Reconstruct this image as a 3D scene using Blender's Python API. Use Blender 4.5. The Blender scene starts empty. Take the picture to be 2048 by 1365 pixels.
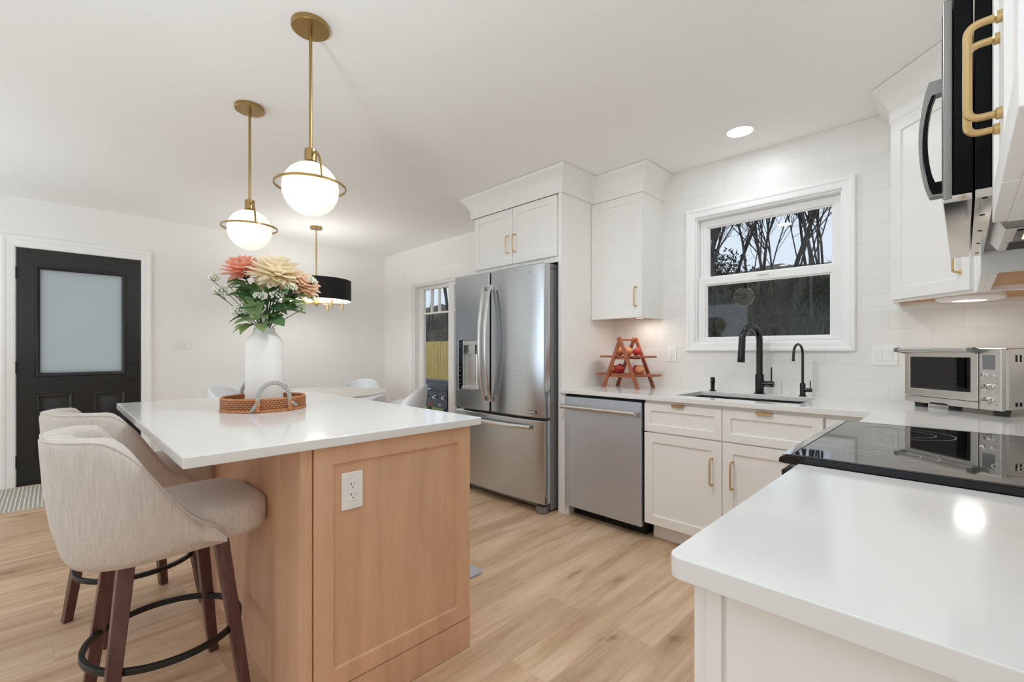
import bpy, bmesh, math, random
from mathutils import Vector, Matrix, Quaternion
R = math.radians
PI = math.pi
SC = bpy.context.scene
COL = SC.collection

# ---------------------------------------------------------------- camera
cam_d = bpy.data.cameras.new('camera')
cam = bpy.data.objects.new('camera', cam_d)
COL.objects.link(cam)
cam.location = (0, 0, 1.20)
cam.rotation_euler = (R(90), 0, R(44.78))
cam_d.sensor_width = 36.0
cam_d.sensor_fit = 'HORIZONTAL'
cam_d.lens = 909.97 / 2048 * 36.0
cam_d.shift_y = 20.5 / 2048
cam_d.clip_start = 0.02
cam_d.clip_end = 300
SC.camera = cam

# ---------------------------------------------------------------- sky, lights, exposure
SC.view_settings.view_transform = 'Standard'
SC.view_settings.look = 'None'
SC.view_settings.gamma = 1.0
SC.view_settings.use_curve_mapping = False
SC.view_settings.exposure = 0.12
SC.cycles.max_bounces = 14
SC.cycles.diffuse_bounces = 9
world = bpy.data.worlds.new('overcast_sky')
SC.world = world
world.use_nodes = True
_bg = world.node_tree.nodes['Background']
_bg.inputs[0].default_value = (0.74, 0.85, 0.97, 1)
_bg.inputs[1].default_value = 0.9

def area(name, loc, rot, sx, sy, power, color=(1, 1, 1), shape='RECTANGLE', spread=180):
    d = bpy.data.lights.new(name, 'AREA')
    d.shape = shape
    d.size = sx
    if shape in ('RECTANGLE', 'ELLIPSE'):
        d.size_y = sy
    d.energy = power
    d.color = color
    d.spread = R(spread)
    o = bpy.data.objects.new(name, d)
    COL.objects.link(o)
    o.location = loc
    o.rotation_euler = rot
    return o

# daylight through the big windows of the room behind the camera
DAY = (0.74, 0.89, 1.0)
area('daylight_window_light', (-4.2, -3.10, 1.35), (R(108), 0, 0), 2.2, 1.8, 24, DAY)
area('daylight_window_light', (-1.3, -3.10, 1.35), (R(108), 0, 0), 2.2, 1.8, 0.8, DAY)
# three unseen uplights without bodies, added behind the camera to brighten the ceiling
for _x, _y, _p in ((-0.75, -0.6, 24), (-2.4, -1.0, 1), (-4.4, -1.0, 9)):
    area('added_fill_uplight', (_x, _y, 1.0), (R(180), 0, 0), 0.3, 0.3, _p, (0.70, 0.87, 1.0), 'DISK')
# ceiling downlights, plus two fixtureless ones added over the aisle as fill
CAN_AND_FILL_SPOTS = [(-0.983, 2.995, 1.8), (-1.35, 1.4, 13), (-0.35, 1.95, 3.0), (-2.0, -1.2, 1.5), (-3.9, -0.9, 1.5)]
for _x, _y, _p in CAN_AND_FILL_SPOTS:
    area('downlight_and_fill_lamp', (_x, _y, 2.55), (0, 0, 0), 0.13, 0.13, _p, (0.84, 0.93, 1.0), 'DISK')
# under-cabinet pucks
area('puck_lamp', (-1.78, 3.20, 1.452), (0, 0, 0), 0.06, 0.06, 0.55, (1.0, 0.93, 0.82), 'DISK')
area('puck_lamp', (0.02, 3.05, 1.43), (0, 0, 0), 0.10, 0.10, 0.6, (1.0, 0.96, 0.9), 'DISK')

# ---------------------------------------------------------------- helpers
def lin(c):
    return tuple(((v / 255 / 12.92) if v <= 10.3 else ((v / 255 + 0.055) / 1.055) ** 2.4) for v in c)

def srgb(r, g, b):
    return lin((r, g, b)) + (1.0,)

class NT:
    """tiny node-tree helper"""
    def __init__(s, name):
        s.m = bpy.data.materials.new(name)
        s.m.use_nodes = True
        s.t = s.m.node_tree
        s.b = s.t.nodes['Principled BSDF']
        s.out = s.t.nodes['Material Output']
    def n(s, kind, **kw):
        x = s.t.nodes.new(kind)
        for k, v in kw.items():
            setattr(x, k, v)
        return x
    def l(s, a, b):
        s.t.links.new(a, b)
    def set(s, **kw):
        for k, v in kw.items():
            s.b.inputs[k.replace('_', ' ')].default_value = v
    def coords(s, scale=(1, 1, 1), rot=(0, 0, 0), kind='Object'):
        c = s.n('ShaderNodeTexCoord')
        mp = s.n('ShaderNodeMapping')
        mp.inputs['Scale'].default_value = scale
        mp.inputs['Rotation'].default_value = rot
        s.l(c.outputs[kind], mp.inputs['Vector'])
        return mp.outputs['Vector']
    def noise(s, vec, scale=5, detail=4, rough=.55, dist=0):
        x = s.n('ShaderNodeTexNoise')
        x.inputs['Scale'].default_value = scale
        x.inputs['Detail'].default_value = detail
        x.inputs['Roughness'].default_value = rough
        x.inputs['Distortion'].default_value = dist
        s.l(vec, x.inputs['Vector'])
        return x.outputs['Fac']
    def ramp(s, fac, stops):
        x = s.n('ShaderNodeValToRGB')
        e = x.color_ramp.elements
        while len(e) < len(stops):
            e.new(0.5)
        for el, (p, c) in zip(e, stops):
            el.position = p
            el.color = c if len(c) == 4 else tuple(c) + (1,)
        s.l(fac, x.inputs['Fac'])
        return x.outputs['Color']
    def mix(s, fac, a, b, blend='MIX'):
        x = s.n('ShaderNodeMix', data_type='RGBA', blend_type=blend)
        for sock, v in ((x.inputs[0], fac), (x.inputs[6], a), (x.inputs[7], b)):
            if hasattr(v, 'is_linked'):
                s.l(v, sock)
            else:
                sock.default_value = v
        return x.outputs[2]
    def bump(s, h, strength=.2, dist=.01):
        x = s.n('ShaderNodeBump')
        x.inputs['Strength'].default_value = strength
        x.inputs['Distance'].default_value = dist
        s.l(h, x.inputs['Height'])
        s.l(x.outputs['Normal'], s.b.inputs['Normal'])

def plain(name, col, rough=.5, metal=0, var=.03, scale=8, spec=.5, bump=0, coat=0):
    """a plain surface with a faint procedural variation"""
    t = NT(name)
    c = srgb(*col)
    f = t.noise(t.coords(), scale, 3)
    lo = tuple(max(0, v * (1 - var)) for v in c[:3])
    hi = tuple(min(1, v * (1 + var)) for v in c[:3])
    t.l(t.ramp(f, [(.3, lo), (.7, hi)]), t.b.inputs['Base Color'])
    t.set(Roughness=rough, Metallic=metal)
    t.b.inputs['Specular IOR Level'].default_value = spec
    if coat:
        t.b.inputs['Coat Weight'].default_value = coat
        t.b.inputs['Coat Roughness'].default_value = .05
    if bump:
        t.bump(t.noise(t.coords(), scale * 12, 2), bump, .002)
    return t.m

def emis(name, col, strength):
    t = NT(name)
    t.b.inputs['Base Color'].default_value = (col[0], col[1], col[2], 1)
    t.b.inputs['Emission Color'].default_value = (col[0], col[1], col[2], 1)
    t.b.inputs['Emission Strength'].default_value = strength
    t.set(Roughness=.25)
    return t.m

class MB:
    """collects shapes; build() links them as ONE mesh object. Coordinates are world metres when a
    (not turned) root is given, else local."""
    def __init__(s, root=None):
        s.bm = bmesh.new()
        s.o = Vector(root.location) if root is not None else Vector((0, 0, 0))
        s.M = None
    def v(s, p):
        p = Vector(p)
        if s.M is not None:
            p = s.M @ p
        return s.bm.verts.new(p - s.o)
    def f(s, vs):
        try:
            return s.bm.faces.new(vs)
        except ValueError:
            return None
    def box(s, x0, x1, y0, y1, z0, z1):
        x0, x1 = min(x0, x1), max(x0, x1); y0, y1 = min(y0, y1), max(y0, y1); z0, z1 = min(z0, z1), max(z0, z1)
        q = [s.v((x, y, z)) for z in (z0, z1) for x, y in ((x0, y0), (x1, y0), (x1, y1), (x0, y1))]
        s.f(q[3::-1]); s.f(q[4:])
        for i in range(4):
            j = (i + 1) % 4
            s.f((q[i], q[j], q[j + 4], q[i + 4]))
        return s
    def prism(s, pts, h0, h1, axis='z'):
        """polygon (ccw) in the plane across axis, extruded h0..h1"""
        def P(a, b, h):
            return {'z': (a, b, h), 'y': (a, h, b), 'x': (h, a, b)}[axis]
        lo = [s.v(P(a, b, h0)) for a, b in pts]
        hi = [s.v(P(a, b, h1)) for a, b in pts]
        s.f(lo[::-1]); s.f(hi)
        n = len(pts)
        for i in range(n):
            j = (i + 1) % n
            s.f((lo[i], lo[j], hi[j], hi[i]))
        return s
    def loft(s, rings, caps=True, closed=True):
        vr = [[s.v(p) for p in r] for r in rings]
        n = len(vr[0])
        for a, b in zip(vr, vr[1:]):
            for i in range(n if closed else n - 1):
                j = (i + 1) % n
                s.f((a[i], a[j], b[j], b[i]))
        if caps and closed:
            s.f(vr[0][::-1]); s.f(vr[-1])
        return vr
    def lathe(s, prof, c=(0, 0, 0), n=32, axis='z'):
        c = Vector(c)
        def P(r, h, a):
            u, w = r * math.cos(a), r * math.sin(a)
            return c + Vector({'z': (u, w, h), 'y': (u, h, w), 'x': (h, u, w)}[axis])
        prev = None
        for r, h in prof:
            if r < 1e-6:
                cur = [s.v(P(0, h, 0))]
            else:
                cur = [s.v(P(r, h, 2 * PI * i / n)) for i in range(n)]
            if prev is not None:
                for i in range(n):
                    j = (i + 1) % n
                    if len(prev) == 1 and len(cur) == 1:
                        continue
                    if len(prev) == 1:
                        s.f((prev[0], cur[j], cur[i]))
                    elif len(cur) == 1:
                        s.f((prev[i], prev[j], cur[0]))
                    else:
                        s.f((prev[i], prev[j], cur[j], cur[i]))
            prev = cur
        return s
    def cyl(s, c, r, h0, h1, n=24, axis='z', r1=None):
        r1 = r if r1 is None else r1
        return s.lathe([(0, h0), (r, h0), (r1, h1), (0, h1)], c, n, axis)
    def tube(s, path, rad, n=8, closed=False, caps=True, flat=1.0, up=None):
        path = [Vector(p) for p in path]
        m = len(path)
        rads = rad if isinstance(rad, (list, tuple)) else [rad] * m
        T = []
        for i in range(m):
            if closed:
                t = path[(i + 1) % m] - path[i - 1]
            else:
                t = path[min(i + 1, m - 1)] - path[max(i - 1, 0)]
            T.append(t.normalized() if t.length > 1e-9 else Vector((0, 0, 1)))
        ref = Vector(up) if up else (Vector((0, 0, 1)) if abs(T[0].z) < .9 else Vector((1, 0, 0)))
        u = (ref - T[0] * ref.dot(T[0])).normalized()
        rings = []
        for i in range(m):
            u = (u - T[i] * u.dot(T[i]))
            if up:
                u = Vector(up) - T[i] * Vector(up).dot(T[i])
            if u.length < 1e-6:
                u = T[i].orthogonal()
            u.normalize()
            w = T[i].cross(u)
            rings.append([s.v(path[i] + (u * math.cos(2 * PI * k / n) * flat + w * math.sin(2 * PI * k / n)) * rads[i]) for k in range(n)])
        for i in range(m if closed else m - 1):
            a, b = rings[i], rings[(i + 1) % m]
            for k in range(n):
                j = (k + 1) % n
                s.f((a[k], a[j], b[j], b[k]))
        if caps and not closed:
            s.f(rings[0][::-1]); s.f(rings[-1])
        return s
    def ball(s, c, r, n=12, m=8, sz=1.0):
        c = Vector(c)
        prof = [(r * math.sin(PI * i / m), -r * sz * math.cos(PI * i / m)) for i in range(m + 1)]
        prof[0] = (0, -r * sz); prof[-1] = (0, r * sz)
        return s.lathe(prof, c, n)
    def cells(s, xs, ys, fill, z0, z1, axis='z'):
        """slab from grid cells (shared vertices, clean outline, holes allowed)"""
        def P(a, b, h):
            return {'z': (a, b, h), 'y': (a, h, b), 'x': (h, a, b)}[axis]
        V = {}
        def g(i, j, k):
            if (i, j, k) not in V:
                V[(i, j, k)] = s.v(P(xs[i], ys[j], (z0, z1)[k]))
            return V[(i, j, k)]
        nx, ny = len(xs) - 1, len(ys) - 1
        on = lambda i, j: 0 <= i < nx and 0 <= j < ny and fill(i, j)
        for i in range(nx):
            for j in range(ny):
                if not on(i, j):
                    continue
                s.f((g(i, j, 1), g(i + 1, j, 1), g(i + 1, j + 1, 1), g(i, j + 1, 1)))
                s.f((g(i, j, 0), g(i, j + 1, 0), g(i + 1, j + 1, 0), g(i + 1, j, 0)))
                for di, dj, a, b in ((-1, 0, (i, j + 1), (i, j)), (1, 0, (i + 1, j), (i + 1, j + 1)), (0, -1, (i, j), (i + 1, j)), (0, 1, (i + 1, j + 1), (i, j + 1))):
                    if not on(i + di, j + dj):
                        s.f((g(*a, 0), g(*b, 0), g(*b, 1), g(*a, 1)))
        return s
    def shaker(s, x0, x1, z0, z1, y0, th=.02, fr=.057, rec=.009):
        """shaker front facing -y: raised frame, recessed flat panel"""
        def ring(a, c, y):
            return [s.v(p) for p in ((x0 + a, y, z0 + a), (x1 - a, y, z0 + a), (x1 - a, y, z1 - a), (x0 + a, y, z1 - a))]
        b = ring(0, 0, y0 + th); o = ring(0, 0, y0); i = ring(fr, 0, y0); d = ring(fr + .002, 0, y0 + rec)
        for p, q in ((b, o), (o, i), (i, d)):
            for k in range(4):
                j = (k + 1) % 4
                s.f((p[k], p[j], q[j], q[k]))
        s.f(d); s.f(b[::-1])
        return s
    def build(s, name, mat, parent=None, bevel=0, seg=2, smooth=False, sub=0, angle=30, loc=None):
        me = bpy.data.meshes.new(name)
        bmesh.ops.recalc_face_normals(s.bm, faces=s.bm.faces)
        s.bm.to_mesh(me)
        s.bm.free()
        if mat is not None:
            me.materials.append(mat)
        o = bpy.data.objects.new(name, me)
        COL.objects.link(o)
        if parent is not None:
            o.parent = parent
        if loc is not None:
            o.location = loc
        if bevel:
            b = o.modifiers.new('bevel', 'BEVEL')
            b.width = bevel; b.segments = seg; b.limit_method = 'ANGLE'; b.angle_limit = R(40)
        if sub:
            m = o.modifiers.new('subsurf', 'SUBSURF')
            m.levels = m.render_levels = sub
        if smooth or bevel or sub:
            me.polygons.foreach_set('use_smooth', [True] * len(me.polygons))
            if not sub:
                w = o.modifiers.new('wn', 'WEIGHTED_NORMAL') if bevel else None
                if w:
                    w.keep_sharp = True
                if smooth and not bevel:
                    me.set_sharp_from_angle(angle=R(angle))
        return o

def tag(o, label, cat, group=None, kind=None):
    o['label'] = label
    o['category'] = cat
    if group:
        o['group'] = group
    if kind:
        o['kind'] = kind
    return o

def thing(name, label, cat, loc=(0, 0, 0), rotz=0, group=None, kind=None):
    o = bpy.data.objects.new(name, None)
    COL.objects.link(o)
    o.empty_display_size = .1
    o.location = loc
    o.rotation_euler = (0, 0, rotz)
    return tag(o, label, cat, group, kind)

def struct(name, mb, mat, parent=None, **kw):
    o = mb.build(name, mat, parent, **kw)
    o['kind'] = 'structure'
    return o

def copy_tree(o, parent=None):
    c = o.copy()
    COL.objects.link(c)
    if parent is not None:
        c.parent = parent
        c.matrix_parent_inverse = o.matrix_parent_inverse
    for ch in o.children:
        copy_tree(ch, c)
    return c

def arc(c, r, a0, a1, n, u, w):
    c = Vector(c); u = Vector(u); w = Vector(w)
    return [c + u * (r * math.cos(a0 + (a1 - a0) * i / n)) + w * (r * math.sin(a0 + (a1 - a0) * i / n)) for i in range(n + 1)]

def rounded(pts, r, k=5):
    """polyline with its inner corners rounded"""
    pts = [Vector(p) for p in pts]
    out = [pts[0]]
    for a, b, c in zip(pts, pts[1:], pts[2:]):
        d0 = (a - b); d1 = (c - b)
        q = min(r, d0.length * .49, d1.length * .49)
        p0 = b + d0.normalized() * q; p1 = b + d1.normalized() * q
        for i in range(k + 1):
            t = i / k
            out.append(p0 * (1 - t) ** 2 + b * 2 * t * (1 - t) + p1 * t * t)
    out.append(pts[-1])
    return out

def text_part(name, body, size, mat, parent, M, depth=.0008, align='CENTER'):
    cu = bpy.data.curves.new(name, 'FONT')
    cu.body = body; cu.size = size; cu.extrude = depth; cu.align_x = align; cu.align_y = 'CENTER'
    tmp = bpy.data.objects.new(name + '_tmp', cu)
    COL.objects.link(tmp)
    dg = bpy.context.evaluated_depsgraph_get()
    me = bpy.data.meshes.new_from_object(tmp.evaluated_get(dg))
    bpy.data.objects.remove(tmp)
    bpy.data.curves.remove(cu)
    me.name = name
    me.transform(M)
    me.materials.clear()
    me.materials.append(mat)
    o = bpy.data.objects.new(name, me)
    COL.objects.link(o)
    o.parent = parent
    return o
# ---------------------------------------------------------------- materials
M = {}
M['wall'] = plain('wall_paint', (247, 245, 242), .6, var=.006, scale=3)
M['ceiling'] = plain('ceiling_paint', (250, 249, 247), .7, var=.008, scale=3)
M['trim'] = plain('white_trim_paint', (249, 248, 246), .35, var=.008)
M['cab'] = plain('white_cabinet_paint', (243, 240, 236), .35, var=.008)
M['cab_wood'] = plain('plywood_underside', (196, 146, 92), .5, var=.08, scale=14)
M['black'] = plain('matte_black_metal', (17, 17, 18), .35, var=.1, metal=0)
M['faucet'] = plain('black_faucet_finish', (13, 13, 14), .22, var=.1, spec=.6)
M['rubber'] = plain('black_rubber', (20, 20, 21), .6, var=.1)
M['dark'] = plain('dark_gap', (10, 10, 10), .7)
M['door'] = plain('black_door_paint', (29, 29, 28), .30, var=.05)
M['plastic'] = plain('white_plastic', (244, 243, 240), .3, var=.006)
M['slot'] = plain('dark_slot', (70, 68, 66), .6)
M['shell'] = plain('white_chair_shell', (244, 246, 250), .3, var=.006)
M['tabletop'] = plain('cream_tabletop', (226, 222, 212), .25, var=.01)
M['vase'] = plain('matte_white_ceramic', (240, 236, 230), .6, var=.012, bump=.05)
M['mat'] = plain('grey_foam_mat', (178, 180, 186), .7, var=.03)
M['foot_grey'] = plain('dark_grey_rubber', (62, 62, 62), .6, var=.05)
M['rope_w'] = None

def metal_brushed(name, col, rough, aniso=.0, var=.04, sx=(4, 4, 300)):
    t = NT(name)
    c = srgb(*col)
    f = t.noise(t.coords(sx), 1.0, 3)
    t.l(t.ramp(f, [(.3, tuple(v * (1 - var) for v in c[:3])), (.7, tuple(min(1, v * (1 + var)) for v in c[:3]))]), t.b.inputs['Base Color'])
    t.set(Metallic=1.0, Roughness=rough)
    if aniso:
        t.b.inputs['Anisotropic'].default_value = aniso
        tg = t.n('ShaderNodeTangent', direction_type='RADIAL', axis='Z')
        t.l(tg.outputs[0], t.b.inputs['Tangent'])
        t.b.inputs['Anisotropic Rotation'].default_value = .25
    return t.m
M['steel'] = metal_brushed('brushed_stainless', (194, 197, 200), .22, .7)
M['steel_dw'] = metal_brushed('dishwasher_stainless', (206, 213, 222), .42, .75)
M['steel_bar'] = metal_brushed('satin_stainless', (214, 213, 210), .3, 0, sx=(60, 60, 60))
M['steel_side'] = plain('grey_painted_steel', (128, 128, 128), .38, var=.02, metal=.3)
M['chrome'] = metal_brushed('polished_steel', (214, 212, 208), .1, 0, .02)
M['brass'] = metal_brushed('brushed_brass', (170, 142, 92), .3, 0, .05, (90, 90, 90))
M['brass_l'] = metal_brushed('satin_champagne_brass', (212, 184, 132), .33, 0, .03, (90, 90, 90))
M['oven_steel'] = metal_brushed('oven_brushed_steel', (224, 222, 218), .3, 0, .03, (6, 6, 260))

def m_quartz():
    t = NT('white_quartz')
    v = t.coords()
    f = t.noise(v, 1.6, 6, .6, .8)
    veins = t.ramp(f, [(.485, (1, 1, 1)), (.5, (0.86, 0.85, 0.84)), (.515, (1, 1, 1))])
    f2 = t.noise(v, .9, 3)
    base = t.ramp(f2, [(.3, lin((230, 229, 226))), (.7, lin((238, 237, 235)))])
    fm = t.noise(v, .7, 2)
    mask = t.ramp(fm, [(.5, (0, 0, 0)), (.62, (1, 1, 1))])
    c = t.mix(.35, base, veins, 'MULTIPLY')
    t.l(t.mix(mask, base, c), t.b.inputs['Base Color'])
    t.set(Roughness=.12)
    t.b.inputs['Specular IOR Level'].default_value = .55
    return t.m
M['quartz'] = m_quartz()

def m_floor():
    t = NT('light_oak_planks')
    c = t.n('ShaderNodeTexCoord')
    mp = t.n('ShaderNodeMapping')
    mp.inputs['Rotation'].default_value = (0, 0, R(90))
    t.l(c.outputs['Object'], mp.inputs['Vector'])
    br = t.n('ShaderNodeTexBrick')
    br.offset = .37; br.offset_frequency = 2
    br.inputs['Scale'].default_value = 1
    br.inputs['Brick Width'].default_value = 1.25
    br.inputs['Row Height'].default_value = .178
    br.inputs['Mortar Size'].default_value = .0010
    br.inputs['Mortar Smooth'].default_value = .2
    br.inputs['Bias'].default_value = 0
    br.inputs['Color1'].default_value = (0, 0, 0, 1)
    br.inputs['Color2'].default_value = (1, 1, 1, 1)
    br.inputs['Mortar'].default_value = (.5, .5, .5, 1)
    t.l(mp.outputs[0], br.inputs['Vector'])
    # grain runs along the planks; every plank shifts its own grain
    comb = t.n('ShaderNodeVectorMath', operation='MULTIPLY_ADD')
    comb.inputs[1].default_value = (7.3, 3.1, 5.7)
    t.l(br.outputs['Color'], comb.inputs[0])
    st = t.n('ShaderNodeMapping')
    st.inputs['Scale'].default_value = (9.0, .85, 1)
    t.l(c.outputs['Object'], st.inputs['Vector'])
    t.l(st.outputs[0], comb.inputs[2])
    g1 = t.noise(comb.outputs[0], 1.0, 6, .6, .9)
    g2 = t.noise(comb.outputs[0], 5.0, 4, .6, .3)
    base = t.ramp(g1, [(.20, lin((174, 138, 105))), (.45, lin((208, 174, 141))), (.55, lin((220, 188, 156))), (.78, lin((236, 210, 182)))])
    fine = t.ramp(g2, [(.28, (.84, .81, .78)), (.7, (1.05, 1.05, 1.05))])
    col = t.mix(.7, base, fine, 'MULTIPLY')
    plank = t.ramp(br.outputs['Color'], [(0, (.86, .845, .83)), (.5, (.97, .965, .96)), (1, (1.06, 1.065, 1.07))])
    col = t.mix(.8, col, plank, 'MULTIPLY')
    # scattered knots with a smoky halo drawn out along the grain
    wv = t.n('ShaderNodeVectorMath', operation='MULTIPLY_ADD')
    wn = t.n('ShaderNodeTexNoise'); wn.inputs['Scale'].default_value = 9; wn.inputs['Detail'].default_value = 2
    t.l(c.outputs['Object'], wn.inputs['Vector'])
    wv.inputs[1].default_value = (.09, .16, 0)
    t.l(wn.outputs['Color'], wv.inputs[0]); t.l(c.outputs['Object'], wv.inputs[2])
    sv = t.n('ShaderNodeMapping'); sv.inputs['Scale'].default_value = (4.2, 1.5, 1)
    t.l(wv.outputs[0], sv.inputs['Vector'])
    vo = t.n('ShaderNodeTexVoronoi'); vo.inputs['Scale'].default_value = 1.0; vo.voronoi_dimensions = '2D'
    t.l(sv.outputs[0], vo.inputs['Vector'])
    halo = t.ramp(vo.outputs['Distance'], [(.0, (.50, .42, .36)), (.045, (.66, .58, .51)), (.10, (.86, .83, .79)), (.26, (1, 1, 1))])
    pick = t.n('ShaderNodeSeparateColor'); t.l(vo.outputs['Color'], pick.inputs[0])
    pk = t.ramp(pick.outputs[0], [(.50, (0, 0, 0)), (.58, (1, 1, 1))])
    col = t.mix(pk, col, t.mix(.85, col, halo, 'MULTIPLY'))
    col = t.mix(br.outputs['Fac'], col, t.mix(1.0, col, (.74, .70, .66, 1), 'MULTIPLY'))
    t.l(col, t.b.inputs['Base Color'])
    t.set(Roughness=.42)
    t.bump(br.outputs['Fac'], -.15, .003)
    return t.m
M['floor'] = m_floor()

def m_tile():
    t = NT('white_glazed_wall_tile')
    c = t.n('ShaderNodeTexCoord')
    mp = t.n('ShaderNodeMapping')
    mp.inputs['Rotation'].default_value = (R(-90), 0, 0)
    t.l(c.outputs['Object'], mp.inputs['Vector'])
    br = t.n('ShaderNodeTexBrick')
    br.offset = .41; br.offset_frequency = 2
    br.inputs['Scale'].default_value = 1
    br.inputs['Brick Width'].default_value = .305
    br.inputs['Row Height'].default_value = .102
    br.inputs['Mortar Size'].default_value = .0016
    br.inputs['Mortar Smooth'].default_value = .3
    br.inputs['Color1'].default_value = lin((237, 234, 230)) + (1,)
    br.inputs['Color2'].default_value = lin((241, 238, 234)) + (1,)
    br.inputs['Mortar'].default_value = lin((228, 225, 221)) + (1,)
    t.l(mp.outputs[0], br.inputs['Vector'])
    t.l(br.outputs['Color'], t.b.inputs['Base Color'])
    t.set(Roughness=.4)
    h = t.n('ShaderNodeMath', operation='MULTIPLY_ADD')
    h.inputs[1].default_value = -1.0
    t.l(br.outputs['Fac'], h.inputs[0])
    t.l(t.noise(t.coords(), 9, 2), h.inputs[2])
    t.bump(h.outputs[0], .10, .004)
    return t.m
M['tile'] = m_tile()

def m_wood(name, a, b, c, scale=(14, 14, 1.1), rough=.42, blotch=.5):
    t = NT(name)
    v = t.coords(scale)
    g = t.noise(v, 1.0, 6, .6, .6)
    base = t.ramp(g, [(.2, lin(a)), (.5, lin(b)), (.8, lin(c))])
    k = t.noise(t.coords((3, 3, 2.0)), 1.6, 3, .5, .8)
    bl = t.ramp(k, [(.35, (1.03, 1.03, 1.03)), (.68, (.87, .85, .83))])
    t.l(t.mix(blotch, base, bl, 'MULTIPLY'), t.b.inputs['Base Color'])
    t.set(Roughness=rough)
    return t.m
M['maple'] = m_wood('stained_maple', (202, 158, 125), (220, 176, 142), (230, 188, 156))
M['walnut'] = m_wood('dark_walnut_leg', (66, 40, 38), (94, 62, 58), (120, 88, 86), (30, 30, 3), .3)
M['acacia'] = m_wood('reddish_acacia', (138, 72, 44), (168, 94, 60), (190, 116, 78), (20, 20, 20), .4)
M['fence'] = m_wood('new_pine_fence', (176, 144, 78), (204, 172, 98), (220, 192, 124), (30, 30, 2), .7)
M['bark'] = m_wood('grey_bark', (58, 55, 52), (78, 74, 70), (104, 100, 94), (6, 6, 2), .9)
M['deck'] = m_wood('deck_boards', (120, 110, 98), (140, 130, 116), (156, 146, 132), (3, 20, 3), .8)

def m_fabric():
    t = NT('beige_linen_upholstery')
    a = t.noise(t.coords((160, 160, 14)), 1.0, 3, .6)
    b = t.noise(t.coords((14, 14, 220)), 1.0, 2, .6)
    c1 = t.ramp(a, [(.3, lin((204, 195, 187))), (.7, lin((221, 213, 206)))])
    c2 = t.ramp(b, [(.3, (.975, .975, .975)), (.7, (1.02, 1.02, 1.02))])
    t.l(t.mix(.7, c1, c2, 'MULTIPLY'), t.b.inputs['Base Color'])
    t.set(Roughness=.9)
    t.b.inputs['Sheen Weight'].default_value = .15
    t.bump(a, .08, .002)
    return t.m
M['fabric'] = m_fabric()

def m_glass(name='clear_window_glass', tint=(1, 1, 1), k=1.0):
    t = NT(name)
    tr = t.n('ShaderNodeBsdfTransparent'); tr.inputs[0].default_value = tint + (1,)
    gl = t.n('ShaderNodeBsdfGlossy'); gl.inputs['Roughness'].default_value = .01
    fr = t.n('ShaderNodeFresnel'); fr.inputs[0].default_value = 1.45
    mu = t.n('ShaderNodeMath', operation='MULTIPLY'); mu.inputs[1].default_value = k
    mx = t.n('ShaderNodeMixShader')
    ge = t.n('ShaderNodeNewGeometry')
    fb = t.n('ShaderNodeMath', operation='SUBTRACT'); fb.inputs[0].default_value = 1
    t.l(ge.outputs['Backfacing'], fb.inputs[1])
    mv = t.n('ShaderNodeMath', operation='MULTIPLY')
    t.l(fr.outputs[0], mu.inputs[0]); t.l(mu.outputs[0], mv.inputs[0]); t.l(fb.outputs[0], mv.inputs[1]); t.l(mv.outputs[0], mx.inputs[0])
    t.l(tr.outputs[0], mx.inputs[1]); t.l(gl.outputs[0], mx.inputs[2])
    t.l(mx.outputs[0], t.out.inputs[0])
    return t.m
M['glass'] = m_glass()
M['oven_glass'] = m_glass('dark_oven_glass', (.22, .22, .22), 1.6)

def m_frost():
    t = NT('frosted_glass')
    tl = t.n('ShaderNodeBsdfTranslucent'); tl.inputs[0].default_value = (.88, .88, .85, 1)
    df = t.n('ShaderNodeBsdfDiffuse'); df.inputs[0].default_value = (.16, .165, .165, 1)
    gl = t.n('ShaderNodeBsdfGlossy'); gl.inputs['Roughness'].default_value = .35
    m1 = t.n('ShaderNodeMixShader'); m1.inputs[0].default_value = .2
    m2 = t.n('ShaderNodeMixShader'); m2.inputs[0].default_value = .06
    t.l(tl.outputs[0], m1.inputs[1]); t.l(df.outputs[0], m1.inputs[2])
    t.l(m1.outputs[0], m2.inputs[1]); t.l(gl.outputs[0], m2.inputs[2])
    t.l(m2.outputs[0], t.out.inputs[0])
    return t.m
M['frost'] = m_frost()

def m_cooktop():
    t = NT('black_ceramic_glass')
    t.set(Roughness=.03)
    f = t.noise(t.coords(), 60, 2)
    t.l(t.ramp(f, [(.3, (.004, .004, .004)), (.7, (.006, .006, .006))]), t.b.inputs['Base Color'])
    t.b.inputs['IOR'].default_value = 2.6
    t.b.inputs['Specular IOR Level'].default_value = .5
    return t.m
M['cooktop'] = m_cooktop()
M['gloss_black'] = plain('gloss_black_plastic', (9, 9, 10), .12, var=.05)
M['globe'] = emis('lit_opal_glass', (1.0, .92, .74), .64)
M['lens'] = emis('lit_downlight_lens', (1.0, .98, .95), 2.2)
M['puck'] = emis('lit_puck_lens', (1.0, .97, .9), 1.4)
M['hood_lens'] = emis('lit_hood_lens', (1.0, .88, .62), .9)
M['case_black'] = plain('black_enamel_case', (7, 7, 8), .15, var=.05, spec=.12)
M['bezel'] = metal_brushed('grey_bezel_steel', (146, 145, 142), .3, 0, .03, (6, 6, 200))
M['screen'] = plain('grey_lcd_screen', (128, 130, 130), .2)
M['shade_out'] = plain('black_fabric_shade', (30, 30, 31), .8, var=.05)
M['shade_in'] = plain('white_shade_lining', (246, 238, 226), .7)
M['candle'] = plain('cream_candle_sleeve', (240, 230, 205), .5)

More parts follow.
